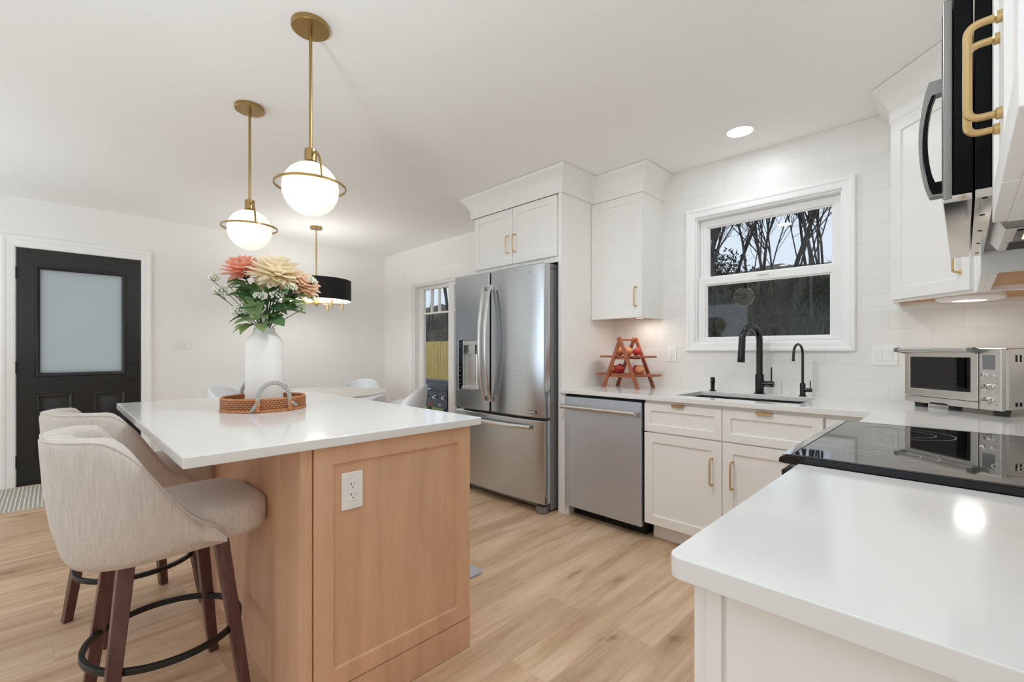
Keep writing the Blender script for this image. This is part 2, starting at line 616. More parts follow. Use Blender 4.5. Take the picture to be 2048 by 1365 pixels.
def m_wicker():
    t = NT('tan_woven_rattan')
    c = t.n('ShaderNodeTexCoord')
    br = t.n('ShaderNodeTexBrick')
    br.offset = .5
    br.inputs['Scale'].default_value = 1
    br.inputs['Brick Width'].default_value = .0165
    br.inputs['Row Height'].default_value = .0086
    br.inputs['Mortar Size'].default_value = .0024
    br.inputs['Mortar Smooth'].default_value = .6
    br.inputs['Color1'].default_value = lin((205, 138, 86)) + (1,)
    br.inputs['Color2'].default_value = lin((188, 118, 70)) + (1,)
    br.inputs['Mortar'].default_value = lin((96, 50, 26)) + (1,)
    t.l(c.outputs['UV'], br.inputs['Vector'])
    t.l(br.outputs['Color'], t.b.inputs['Base Color'])
    t.set(Roughness=.6)
    t.bump(br.outputs['Fac'], -.6, .004)
    return t.m
M['wicker'] = m_wicker()
M['wicker_plain'] = plain('tan_rattan_rim', (196, 128, 78), .6, var=.15, scale=60)

def m_rope():
    t = NT('black_and_white_rope')
    w = t.n('ShaderNodeTexWave')
    w.bands_direction = 'DIAGONAL'
    w.inputs['Scale'].default_value = 62
    t.l(t.coords((1, 1.6, 1.6)), w.inputs['Vector'])
    t.l(t.ramp(w.outputs['Fac'], [(.40, lin((236, 234, 229))), (.55, lin((60, 62, 70)))]), t.b.inputs['Base Color'])
    t.set(Roughness=.85)
    return t.m
M['rope'] = m_rope()

def m_rug():
    t = NT('grey_and_cream_runner')
    v = t.coords()
    w = t.n('ShaderNodeTexWave')
    w.bands_direction = 'Y'
    w.inputs['Scale'].default_value = 12.9
    w.inputs['Distortion'].default_value = 1.4
    w.inputs['Detail'].default_value = 1
    w.inputs['Detail Scale'].default_value = 1.6
    t.l(v, w.inputs['Vector'])
    t.l(t.ramp(w.outputs['Fac'], [(.58, lin((172, 164, 152))), (.78, lin((226, 220, 208)))]), t.b.inputs['Base Color'])
    t.set(Roughness=.95)
    t.bump(w.outputs['Fac'], .3, .006)
    return t.m
M['rug'] = m_rug()
M['rug_edge'] = plain('beige_rug_binding', (206, 194, 176), .9)

M['petal_pink'] = None
def m_petal(name, a, b, thin=.4):
    """thin petals and leaves let part of the light through"""
    t = NT(name)
    f = t.noise(t.coords((1, 1, 1)), 40, 2)
    c = t.ramp(f, [(.35, lin(a)), (.65, lin(b))])
    t.l(c, t.b.inputs['Base Color'])
    t.set(Roughness=.7)
    if thin:
        tl = t.n('ShaderNodeBsdfTranslucent'); t.l(c, tl.inputs[0])
        mx = t.n('ShaderNodeMixShader'); mx.inputs[0].default_value = thin
        t.l(t.b.outputs[0], mx.inputs[1]); t.l(tl.outputs[0], mx.inputs[2]); t.l(mx.outputs[0], t.out.inputs[0])
    return t.m
M['petal_pink'] = m_petal('coral_pink_petal', (250, 186, 160), (254, 212, 190))
M['petal_cream'] = m_petal('cream_petal', (255, 243, 216), (255, 250, 234))
M['petal_peach'] = m_petal('peach_petal', (252, 224, 196), (254, 238, 218))
M['leaf_d'] = m_petal('dark_green_leaf', (78, 114, 68), (106, 142, 90))
M['leaf_l'] = m_petal('light_green_leaf', (132, 160, 102), (164, 186, 128))
M['stem'] = plain('dark_green_stem', (58, 70, 46), .6)
M['berry'] = plain('white_berry', (232, 234, 214), .6, var=.05, scale=40)
M['apple'] = m_petal('red_apple_skin', (176, 40, 44), (214, 84, 76), 0)
M['apple_y'] = m_petal('yellow_red_apple_skin', (222, 128, 96), (232, 178, 120), 0)
M['peach'] = m_petal('peach_skin', (222, 110, 66), (240, 176, 120), 0)
M['grass'] = None
def m_ground(name, a, b, c, scale):
    t = NT(name)
    f = t.noise(t.coords(), scale, 8, .7)
    t.l(t.ramp(f, [(.3, lin(a)), (.5, lin(b)), (.7, lin(c))]), t.b.inputs['Base Color'])
    t.set(Roughness=.95)
    t.b.inputs['Specular IOR Level'].default_value = .1
    return t.m
M['grass'] = m_ground('lawn', (96, 104, 58), (126, 134, 80), (150, 154, 100), 6)
M['leaf_litter'] = m_ground('leaf_litter_hillside', (76, 72, 62), (104, 98, 86), (134, 126, 112), 1.3)
M['scrub'] = m_ground('bare_scrub', (74, 74, 66), (100, 98, 88), (128, 124, 112), 3)
M['evergreen'] = m_ground('dark_evergreen', (38, 48, 36), (54, 66, 48), (72, 84, 60), 5)
# ---------------------------------------------------------------- room shell
XW, YW, XR, YF, ZC = -5.93, 3.37, 0.345, -3.2, 2.565
mb = MB(); mb.box(XW - .12, XR + .12, YF - .12, YW + .12, -.12, 0)
struct('floor', mb, M['floor'])
mb = MB(); mb.box(XW - .12, XR + .12, YF - .12, YW + .12, ZC, ZC + .12)
struct('ceiling', mb, M['ceiling'])
# sink wall with the window and the patio door
xs = [XW - .12, -5.20, -3.30, -1.42, -.515, XR + .12]
zs = [0, 1.255, 2.075, 2.19, ZC]
mb = MB(); mb.cells(xs, zs, lambda i, j: not ((i == 1 and j < 2) or (i == 3 and j in (1, 2))), YW, YW + .12, 'y')
struct('wall_back', mb, M['wall'])
mb = MB(); mb.cells([YF - .12, -.242, .634, YW], [0, 2.13, ZC], lambda i, j: not (i == 1 and j == 0), XW - .12, XW, 'x')
struct('wall_left', mb, M['wall'])
mb = MB(); mb.box(XR, XR + .12, YF - .12, YW, 0, ZC)
struct('wall_right', mb, M['wall'])
mb = MB(); mb.cells([XW, -5.3, -3.1, -2.4, -.2, XR], [0, .4, 2.3, ZC], lambda i, j: not (i in (1, 3) and j == 1), YF - .12, YF, 'y')
struct('wall_front', mb, M['wall'])
# glazed tile field over the counter, all the way to the ceiling
mb = MB(); mb.cells([-2.113, -1.42, -.515, XR - .001], [.9, 1.255, 2.19, ZC - .001], lambda i, j: not (i == 1 and j == 1), YW - .007, YW - .0002, 'y')
struct('wall_tile', mb, M['tile'])
mb = MB(); mb.box(XR - .007, XR - .0002, .60, YW - .0075, .9, 1.95)
struct('wall_tile_side', mb, M['tile'])
# baseboards
mb = MB(); mb.box(XW, XW + .014, YF, -.335, 0, .13); mb.box(XW, XW + .014, .71, YW, 0, .13)
struct('baseboard_left', mb, M['trim'], bevel=.003)
mb = MB(); mb.box(XW + .014, -5.335, YW - .014, YW, 0, .13)
struct('baseboard_back', mb, M['trim'], bevel=.003)

# ---- frames of rectangular rings in local door coordinates
def rings(mb, x0, x1, z0, z1, steps, close=True):
    """rectangular rings, each (inset, y); the last one is filled"""
    vr = []
    for a, y in steps:
        vr.append([mb.v(p) for p in ((x0 + a, y, z0 + a), (x1 - a, y, z0 + a), (x1 - a, y, z1 - a), (x0 + a, y, z1 - a))])
    for p, q in zip(vr, vr[1:]):
        for k in range(4):
            j = (k + 1) % 4
            mb.f((p[k], p[j], q[j], q[k]))
    if close:
        mb.f(vr[-1])

def casing(mb, x0, x1, z0, z1, wl, wr, wt, wb, y0, prof):
    """picture-frame casing around an opening (x0..x1, z0..z1), facing -y; prof: (fraction from the opening, thickness)"""
    vr = []
    for fr, th in prof:
        vr.append([mb.v(p) for p in ((x0 - wl * fr, y0 - th, z0 - wb * fr), (x1 + wr * fr, y0 - th, z0 - wb * fr),
                                     (x1 + wr * fr, y0 - th, z1 + wt * fr), (x0 - wl * fr, y0 - th, z1 + wt * fr))])
    for p, q in zip(vr, vr[1:]):
        for k in range(4):
            j = (k + 1) % 4
            if wb == 0 and k == 0:
                continue
            mb.f((p[k], p[j], q[j], q[k]))
PROF = [(0, 0), (0, .012), (.12, .016), (.55, .019), (.7, .024), (.92, .024), (1, .018), (1, 0)]

# ---------------------------------------------------------------- entry door
d = thing('door_1', 'black entry door with a frosted glass pane and two panels below', 'door', (XW - .005, -.232, 0), R(90), kind='structure')
W_, H_ = .856, 2.12
mb = MB()
gx0, gx1, gz0, gz1 = .145, .712, 1.0, 1.945
mb.cells([0, gx0, gx1, W_], [.012, gz0, gz1, H_], lambda i, j: not (i == 1 and j == 1), 0, .045, 'y')
mb.build('slab', M['door'], d)
mb = MB()
rings(mb, gx0 - .032, gx1 + .032, gz0 - .032, gz1 + .032, [(0, 0), (.003, -.012), (.012, -.015), (.02, -.012), (.032, -.003), (.034, .012)], False)
rings(mb, gx0 - .032, gx1 + .032, gz0 - .032, gz1 + .032, [(0, .045), (.012, .058), (.03, .05), (.034, .03)], False)
mb.build('glass_moulding', M['door'], d, smooth=True)
mb = MB(); mb.box(gx0 + .001, gx1 - .001, .016, .026, gz0 + .001, gz1 - .001)
mb.build('frosted_pane', M['frost'], d)
for a, b in ((.122, .361), (.501, .739)):
    mb = MB()
    rings(mb, a, b, .21, .81, [(0, 0), (.004, -.009), (.013, -.011), (.024, -.004), (.030, -.0015), (.044, -.0015), (.07, -.011)], True)
    mb.build('raised_panel', M['door'], d, smooth=True)
for z in (1.896, 1.057, .217):
    mb = MB(); mb.cyl((-.004, -.006, 0), .0065, z - .055, z + .055, 12); mb.box(-.001, .022, -.0025, .001, z - .05, z + .05)
    mb.build('hinge', M['black'], d, smooth=True)
lv = MB(); lv.box(.762, .82, -.008, 0, .905, .963)
lv.cyl((.791, 0, .934), .011, -.045, -.006, 14, 'y')
lv.tube(rounded([(.791, -.042, .934), (.76, -.045, .934), (.70, -.043, .930)], .01), [.009] * 7 + [.007], 10)
lv.build('lever_handle', M['black'], d, bevel=.002)
mb = MB(); mb.box(.764, .822, -.008, 0, 1.055, 1.113); mb.cyl((.793, 0, 1.084), .016, -.02, -.006, 18, 'y'); mb.box(.776, .81, -.032, -.018, 1.079, 1.089)
mb.build('deadbolt', M['black'], d, bevel=.002)
mb = MB(); mb.box(0, W_, .0, .05, .0, .012); mb.build('sill', M['rubber'], d)
# casing of the entry door
mb = MB(); mb.M = Matrix.Translation((XW, -.232, 0)) @ Matrix.Rotation(R(90), 4, 'Z')
casing(mb, -.005, W_ + .005, 0, H_ + .004, .092, .082, .10, 0, 0, PROF)
mb.box(-.0095, -.004, 0, .12, 0, H_ + .009); mb.box(W_ + .004, W_ + .0095, 0, .12, 0, H_ + .009); mb.box(-.0095, W_ + .0095, 0, .12, H_ + .003, H_ + .0095)
struct('trim_1', mb, M['trim'])

# ---------------------------------------------------------------- kitchen window
w = thing('window_1', 'white double-hung kitchen window over the sink looking into bare woods', 'window', (-.9675, YW, 1.255), kind='structure')
mb = MB(w); casing(mb, -1.415, -.520, 1.262, 2.185, .066, .066, .066, .062, YW - .007, PROF)
mb.build('casing', M['trim'], w)
mb = MB(w)
for x0, x1, z0, z1 in ((-1.42, -1.405, 1.255, 2.19), (-.53, -.515, 1.255, 2.19), (-1.405, -.53, 1.255, 1.272), (-1.405, -.53, 2.172, 2.19)):
    mb.box(x0, x1, YW - .006, YW + .115, z0, z1)
mb.build('jamb', M['trim'], w, bevel=.002)
def sash(name, x0, x1, z0, z1, gx0, gx1, gz0, gz1, y0, y1):
    mb = MB(w); mb.cells([x0, gx0, gx1, x1], [z0, gz0, gz1, z1], lambda i, j: not (i == 1 and j == 1), y0, y1, 'y')
    s = mb.build(name, M['plastic'], w, bevel=.004)
    mb = MB(w)
    t = .008
    mb.cells([gx0, gx0 + t, gx1 - t, gx1], [gz0, gz0 + t, gz1 - t, gz1], lambda i, j: not (i == 1 and j == 1), y0 + .012, y1 - .008, 'y')
    mb.build('glazing_bead', M['trim'], s)
    mb = MB(w); mb.box(gx0, gx1, y1 - .016, y1 - .012, gz0, gz1)
    mb.build('pane', M['glass'], s)
sash('upper_sash', -1.404, -.531, 1.69, 2.171, -1.345, -.578, 1.745, 2.118, YW + .05, YW + .085)
sash('lower_sash', -1.404, -.531, 1.273, 1.738, -1.348, -.580, 1.296, 1.688, YW + .012, YW + .048)
mb = MB(w); mb.box(-1.0, -.93, YW + .0, YW + .012, 1.72, 1.735); mb.build('sash_lock', M['plastic'], w, bevel=.002)

# ---------------------------------------------------------------- patio slider
w = thing('door_2', 'white sliding patio door beside the refrigerator with a grid of small top panes', 'door', (-4.25, YW, 0), kind='structure')
mb = MB(w)
for x0, x1, z0, z1 in ((-5.20, -5.165, 0, 2.075), (-3.335, -3.30, 0, 2.075), (-5.165, -3.335, 2.045, 2.075), (-5.165, -3.335, 0, .03)):
    mb.box(x0, x1, YW, YW + .12, z0, z1)
mb.build('door_frame', M['trim'], w, bevel=.002)
def panel(name, x0, x1, st, y0):
    mb = MB(w)
    mb.cells([x0, x0 + st, x1 - st, x1], [.03, .2, 2.0, 2.045], lambda i, j: not (i == 1 and j == 1), y0, y0 + .04, 'y')
    s = mb.build(name, M['plastic'], w, bevel=.004)
    mb = MB(w); mb.box(x0 + st, x1 - st, y0 + .018, y0 + .022, .2, 2.0); mb.build('pane', M['glass'], s)
    mb = MB(w)
    gx0, gx1 = x0 + st, x1 - st
    n = 5
    mb.box(gx0, gx1, y0 + .004, y0 + .036, 1.682, 1.704)
    wd = .165
    for k in range(1, 6):
        x = gx0 + wd * k
        if x < gx1 - .05:
            mb.box(x - .009, x + .009, y0 + .004, y0 + .036, 1.704, 2.0)
    mb.build('muntin_grid', M['plastic'], s)
panel('fixed_panel', -5.165, -4.40, .11, YW + .065)
panel('sliding_panel', -4.46, -3.335, .11, YW + .02)
mb = MB(); casing(mb, -5.197, -3.303, 0, 2.072, .125, .125, .19, 0, YW, [(0, 0), (0, .014), (.1, .018), (.9, .018), (1, .012), (1, 0)])
struct('trim_2', mb, M['trim'])

# ---------------------------------------------------------------- windows of the room behind the camera
for k, (x0, x1) in enumerate(((-5.3, -3.1), (-2.4, -.2))):
    mb = MB(); casing(mb, x0, x1, .4, 2.3, .09, .09, .09, .09, 0, PROF)
    mb.bm.transform(Matrix.Translation((x0 + x1, YF, 0)) @ Matrix.Rotation(PI, 4, 'Z'))
    for a, b in ((x0, x0 + .05), (x1 - .05, x1), ((x0 + x1) / 2 - .035, (x0 + x1) / 2 + .035)):
        mb.box(a, b, YF - .09, YF - .04, .4, 2.3)
    for a, b in ((.4, .46), (2.24, 2.3), (1.32, 1.38)):
        mb.box(x0, x1, YF - .085, YF - .045, a, b)
    struct('window_%d' % (k + 2), mb, M['trim'])

# ---------------------------------------------------------------- switch plates and outlets
def plate(name, label, cat, loc, rotz, w_, h_, kind):
    """wall plate facing local -y"""
    p = thing(name, label, cat, loc, rotz)
    mb = MB(); mb.box(-w_ / 2, w_ / 2, -.006, 0, -h_ / 2, h_ / 2); mb.build('cover_plate', M['plastic'], p, bevel=.003)
    if kind == 'duplex':
        mb = MB(); mb.box(-.0168, .0168, -.009, -.006, -.034, .034); rc = mb.build('receptacle', M['plastic'], p, bevel=.001)
        mb = MB()
        for z in (.017, -.017):
            mb.box(-.0075, -.0055, -.0094, -.009, z + .001, z + .010); mb.box(.0055, .0072, -.0094, -.009, z + .002, z + .009)
            mb.box(-.0068, -.003, -.0094, -.009, z + .0045, z + .0062)
            mb.cyl((0, 0, z - .006), .0023, -.0094, -.009, 10, 'y')
        mb.build('slots', M['slot'], rc)
        for z in (.047, -.047):
            mb = MB(); mb.cyl((0, 0, z), .003, -.0072, -.006, 12, 'y'); mb.build('screw', M['plastic'], p)
    else:
        n = kind
        for k in range(n):
            x = (k - (n - 1) / 2) * .046
            mb = MB(); mb.box(x - .0168, x + .0168, -.0085, -.006, -.034, .034); fr = mb.build('rocker_frame', M['plastic'], p, bevel=.001)
            mb = MB(); mb.prism([(-.0085, -.031), (-.0135, .031), (-.0085, .031)], x - .0145, x + .0145, 'x'); mb.build('rocker', M['plastic'], fr, bevel=.001)
    return p
plate('light_switch', 'white two-gang light switch on the wall right of the black door', 'light switch', (XW, .962, 1.285), R(90), .18, .116, 2)
plate('light_switch', 'white double rocker switch on the tiled wall behind the toaster oven', 'light switch', (-.323, YW - .007, 1.178), 0, .12, .118, 2)
plate('outlet', 'white outlet on the tiled wall between fruit stand and window', 'outlet', (-1.597, YW - .007, 1.178), 0, .072, .116, 'duplex')
# ---------------------------------------------------------------- cabinets
def bar_pull(name, mat, parent, x, z, L, y=-.02, out=.034, r=.0048, vertical=True):
    a, b = (Vector((x, y, z - L / 2)), Vector((x, y, z + L / 2))) if vertical else (Vector((x - L / 2, y, z)), Vector((x + L / 2, y, z)))
    o = Vector((0, -out, 0))
    mb = MB()
    mb.tube(rounded([a, a + o, b + o, b], .016, 6), r, 10)
    for p in (a, b):
        mb.lathe([(0, 0), (r * 1.55, 0), (r * 1.55, -.006), (r * 1.05, -.008)], p, 12, 'y')
    return mb.build(name, mat, parent, smooth=True)

def edge_pull(parent, x, z, w_=.075):
    mb = MB(); mb.box(x - w_ / 2, x + w_ / 2, -.034, .0, z, z + .0022); mb.box(x - w_ / 2, x + w_ / 2, -.034, -.031, z - .012, z + .0022)
    return mb.build('edge_pull', M['brass_l'], parent, bevel=.0006)

def crown(mb, path, prof):
    P = [Vector((a, b)) for a, b in path]
    n = len(P)
    nor = []
    for a, b in zip(P, P[1:]):
        dd = (b - a).normalized()
        nor.append(Vector((dd.y, -dd.x)))
    rings_ = []
    for i in range(n):
        if i == 0: m = nor[0]
        elif i == n - 1: m = nor[-1]
        else:
            m = (nor[i - 1] + nor[i]); m = m / (m.length_squared) * 2
        rings_.append([(P[i].x + m.x * o, P[i].y + m.y * o, z) for o, z in prof])
    mb.loft(rings_)

CROWN = [(0, 2.372), (.010, 2.372), (.012, 2.376), (.012, 2.435), (.018, 2.445), (.024, 2.462), (.034, 2.486), (.050, 2.512), (.068, 2.530), (.078, 2.540), (.080, 2.562), (0, 2.562)]

def ring_prism(mb, outer, inner, h0, h1):
    n = len(outer)
    vo0 = [mb.v((a, b, h0)) for a, b in outer]; vo1 = [mb.v((a, b, h1)) for a, b in outer]
    vi0 = [mb.v((a, b, h0)) for a, b in inner]; vi1 = [mb.v((a, b, h1)) for a, b in inner]
    for i in range(n):
        j = (i + 1) % n
        mb.f((vo0[i], vo0[j], vo1[j], vo1[i])); mb.f((vi0[j], vi0[i], vi1[i], vi1[j]))
        mb.f((vo0[j], vo0[i], vi0[i], vi0[j])); mb.f((vo1[i], vo1[j], vi1[j], vi1[i]))

def inset(poly, d):
    """inset a convex ccw polygon"""
    n = len(poly); P = [Vector(p) for p in poly]; out = []
    for i in range(n):
        a, b, c = P[i - 1], P[i], P[(i + 1) % n]
        n0 = Vector((-(b - a).y, (b - a).x)).normalized(); n1 = Vector((-(c - b).y, (c - b).x)).normalized()
        m = n0 + n1
        out.append(tuple(b + m / m.length_squared * 2 * d))
    return out

def wall_cab(root, poly, z0, z1, lip=.02, ground=None):
    """carcass from a ccw outline: side walls, top, and a recessed natural-wood underside"""
    mb = MB(ground)
    inn = inset(poly, .018)
    ring_prism(mb, poly, inn, z0, z1)
    mb.prism(inn, z1 - .018, z1 - .0005)
    mb.build('carcass', M['cab'], root)
    mb = MB(ground); mb.prism(inset(poly, .0178), z0 + lip, z0 + lip + .012)
    mb.build('underside', M['cab_wood'], root)

# -- wall cabinet between tall panel and window
c = thing('wall_cabinet', 'white single-door wall cabinet above the fruit stand', 'cabinet', (-2.112, 3.05, 0))
wall_cab(c, [(0, 0), (.442, 0), (.442, .318), (0, .318)], 1.45, 2.375)
mb = MB(); mb.shaker(.002, .44, 1.451, 2.366, -.02); dr = mb.build('cabinet_door', M['cab'], c, bevel=.0012)
bar_pull('handle', M['brass_l'], dr, .395, 1.604, .14)
mb = MB(); crown(mb, [(0, -.005), (.442, -.005), (.442, .316)], CROWN); mb.build('crown_moulding', M['cab'], c, smooth=True)
# -- cabinet over the refrigerator
c = thing('wall_cabinet', 'white two-door cabinet above the refrigerator', 'cabinet', (-3.13, 2.675, 0))
wall_cab(c, [(0, 0), (.984, 0), (.984, .693), (0, .693)], 1.875, 2.385)
for x0, x1, hx in ((.03, .497, .42), (.503, .97, .54)):
    mb = MB(); mb.shaker(x0, x1, 1.918, 2.378, -.02); dr = mb.build('cabinet_door', M['cab'], c, bevel=.0012)
    bar_pull('handle', M['brass_l'], dr, (x1 - .045) if x0 < .1 else (x0 + .03), 2.082, .14)
mb = MB(); crown(mb, [(0, .69), (0, -.025), (1.018, -.025), (1.018, .37)], [(o, z + .008 if z < 2.5 else z) for o, z in CROWN]); mb.build('crown_moulding', M['cab'], c, smooth=True)
# -- tall side panel beside the refrigerator
c = thing('tall_panel', 'tall white end panel between refrigerator and dishwasher', 'panel', (-2.13, 2.65, 0))
mb = MB(c); mb.box(-2.144, -2.114, 2.65, 3.366, 0, 2.384); mb.build('panel_board', M['cab'], c, bevel=.001)
mb = MB(c); mb.box(-2.1138, -2.082, 2.65, 2.67, 0, .89); mb.box(-2.1138, -2.06, 2.67, 2.74, 0, .07); mb.build('filler_strip', M['cab'], c, bevel=.001)
# -- diagonal corner cabinet
c = thing('corner_cabinet', 'white diagonal corner wall cabinet above the toaster oven', 'cabinet', (-.26, 3.05, 0))
poly = [(-.26, 3.05), (.04, 2.75), (.343, 2.75), (.343, 3.362), (-.26, 3.362)]
wall_cab(c, poly, 1.45, 2.375, ground=c)
rot = Matrix.Rotation(R(-45), 4, 'Z')
mb = MB(); mb.M = rot; mb.shaker(.012, .412, 1.463, 2.366, -.02); dr = mb.build('cabinet_door', M['cab'], c, bevel=.0012)
h = bar_pull('handle', M['brass_l'], dr, .374, 1.614, .14); h.data.transform(rot)
mb = MB(c); crown(mb, [(-.26, 3.36), (-.26, 3.05), (.04, 2.75), (.04, 2.7495)], CROWN); mb.build('crown_moulding', M['cab'], c, smooth=True)
# -- cabinets on the range wall (they face -x)
def side_cab(label, y_far, w_, z0, z1, doors, hand):
    c = thing('wall_cabinet', label, 'cabinet', (.06, y_far, 0), R(-90))
    wall_cab(c, [(0, 0), (w_, 0), (w_, .276), (0, .276)], z0, z1)
    for (x0, x1), hx in zip(doors, hand):
        mb = MB(); mb.shaker(x0, x1, z0 + .001, z1 - .01, -.02); dr = mb.build('cabinet_door', M['cab'], c, bevel=.0012)
        if hx is not None: bar_pull('handle', M['brass_l'], dr, hx, z0 + .165, .14, out=.036, r=.0055)
    mb = MB(); crown(mb, [(0, -.005), (w_, -.005)], CROWN); mb.build('crown_moulding', M['cab'], c, smooth=True)
    return c
side_cab('white wall cabinet between microwave and diagonal corner cabinet', 2.748, .648, 1.45, 2.375, [(.002, .646)], [None])
side_cab('white wall cabinet nearest the camera with two long brass pulls', 1.296, .60, 1.45, 2.375, [(.002, .298), (.302, .598)], [.266, .332])
side_cab('short white cabinet above the microwave', 2.098, .80, 1.935, 2.375, [(.002, .398), (.402, .798)], [.36, .44])

# -- sink base cabinet
def hollow(mb, x0, x1, y0, y1, z0, z1, t=.018):
    mb.box(x0, x0 + t, y0, y1, z0, z1); mb.box(x1 - t, x1, y0, y1, z0, z1); mb.box(x0 + t, x1 - t, y0, y1, z0, z0 + t); mb.box(x0 + t, x1 - t, y1 - t, y1, z0 + t, z1)
    mb.box(x0 + t, x1 - t, y0, y0 + t, z1 - .03, z1)
c = thing('base_cabinet', 'white sink base cabinet with two drawer fronts over two doors', 'cabinet', (-1.446, 2.67, 0))
W_ = .962
mb = MB(); hollow(mb, 0, W_, 0, .68, .105, .888); mb.box(.0, W_, 0, .018, .683, .697); mb.build('carcass', M['cab'], c)
mb = MB(); mb.box(.018, W_, .075, .093, 0, .105); mb.build('toe_kick', M['cab'], c)
for x0, x1, hx in ((.004, .479, .425), (.483, .958, .537)):
    mb = MB(); mb.shaker(x0, x1, .112, .686, -.02); dr = mb.build('cabinet_door', M['cab'], c, bevel=.0012)
    bar_pull('handle', M['brass_l'], dr, hx, .512, .15)
    mb = MB(); mb.shaker(x0, x1, .695, .872, -.02, fr=.045); dr = mb.build('drawer_front', M['cab'], c, bevel=.0012)
    edge_pull(dr, .225 if x0 < .1 else .695, .8722)
# -- corner base cabinet under the toaster oven
c = thing('base_cabinet', 'white corner base cabinet beside the range under the toaster oven', 'cabinet', (-.48, 2.67, 0))
mb = MB(c)
mb.cells([-.482, -.27, .343], [2.10, 2.67, 3.362], lambda i, j: not (i == 0 and j == 0), .105, .888, 'z')
mb.build('carcass', M['cab'], c)
mb = MB(c); mb.box(-.482, -.195, 2.745, 2.763, 0, .105); mb.box(-.195, -.177, 2.10, 2.763, 0, .105); mb.build('toe_kick', M['cab'], c)
mb = MB(); mb.box(.004, .165, -.02, 0, .695, .872); mb.build('drawer_front', M['cab'], c, bevel=.0012)
mb = MB(); mb.box(.004, .165, -.02, 0, .112, .686); mb.build('filler_panel', M['cab'], c, bevel=.0012)
# -- near base cabinet (faces -x)
c = thing('base_cabinet', 'white base cabinet under the counter in the right foreground', 'cabinet', (-.248, 1.294, 0), R(-90))
W_ = .664
mb = MB(); hollow(mb, 0, W_, 0, .585, .105, .888)
mb.box(0, W_, 0, .018, .66, .69); mb.build('carcass', M['cab'], c)
mb = MB(); mb.box(0, W_ - .01, .075, .093, 0, .105); mb.build('toe_kick', M['cab'], c)
for y0, y1 in ((.0, .020), (.565, .585)):
    mb = MB(); mb.box(W_ + .0005, W_ + .006, y0, y1, 0, .888); mb.build('end_stile', M['cab'], c, bevel=.001)
mb = MB(); mb.box(W_ + .0005, W_ + .004, .026, .563, .02, .888); mb.build('end_panel', M['cab'], c)
mb = MB(); mb.shaker(.004, W_ - .002, .695, .872, -.02, fr=.045); dr = mb.build('drawer_front', M['cab'], c, bevel=.0015)
edge_pull(dr, W_ / 2, .8722)
for x0, x1, hx in ((.004, W_ / 2 - .002, W_ / 2 - .045), (W_ / 2 + .002, W_ - .002, W_ / 2 + .045)):
    mb = MB(); mb.shaker(x0, x1, .112, .686, -.02); dr = mb.build('cabinet_door', M['cab'], c, bevel=.0015)
    bar_pull('handle', M['brass_l'], dr, hx, .512, .15)

# ---------------------------------------------------------------- countertops
ZT = .922
mb = MB()
xs = [-2.1135, -1.30, -.615, -.295, .338]
ys = [2.097, 2.63, 2.77, 3.20, 3.3625]
mb.cells(xs, ys, lambda i, j: (i == 3 or j > 0) and not (i == 1 and j == 2), ZT - .03, ZT)
o = mb.build('countertop', M['quartz'], None, bevel=.003, seg=3)
tag(o, 'white quartz countertop around the sink and into the corner', 'countertop')
mb = MB()
pts = []
x0, x1, y0, y1 = -.290, .338, .592, 1.297
r = .02
for cx, cy, a0 in ((x1 - .002, y1 - .002, 0), (x0 + .002, y1 - .002, 90), (x0 + r, y0 + r, 180), (x1 - .002, y0 + .002, 270)):
    rr = r if a0 == 180 else .002
    for k in range(6):
        a = R(a0 + 18 * k)
        pts.append((cx + rr * math.cos(a), cy + rr * math.sin(a)))
mb.prism(pts, ZT - .03, ZT)
o = mb.build('countertop', M['quartz'], None, bevel=.004, seg=3)
tag(o, 'white quartz countertop in the right foreground near the range', 'countertop')
# ---------------------------------------------------------------- sink and faucets
s = thing('sink', 'black undermount sink under the window', 'sink', (-.957, 3.0, .69))
mb = MB(s)
ro = [(-1.312, 2.758), (-.603, 2.758), (-.603, 3.212), (-1.312, 3.212)]
ri = [(-1.298, 2.772), (-.617, 2.772), (-.617, 3.198), (-1.298, 3.198)]
rb = [(-1.285, 2.785), (-.63, 2.785), (-.63, 3.185), (-1.285, 3.185)]
def zz(p, z): return [(a, b, z) for a, b in p]
mb.loft([zz(ro, .68), zz(ro, .8918), zz(ri, .8918), zz(ri, .885), zz(rb, .70)], caps=False)
mb.f([mb.v(p) for p in zz(rb, .70)]); mb.f([mb.v(p) for p in zz(ro, .68)])
mb.build('basin', M['rubber'], s)
mb = MB(s); mb.lathe([(0, .702), (.042, .702), (.045, .706), (.04, .7055), (0, .7035)], (-.957, 3.0, 0), 24); mb.build('drain', M['chrome'], s, smooth=True)

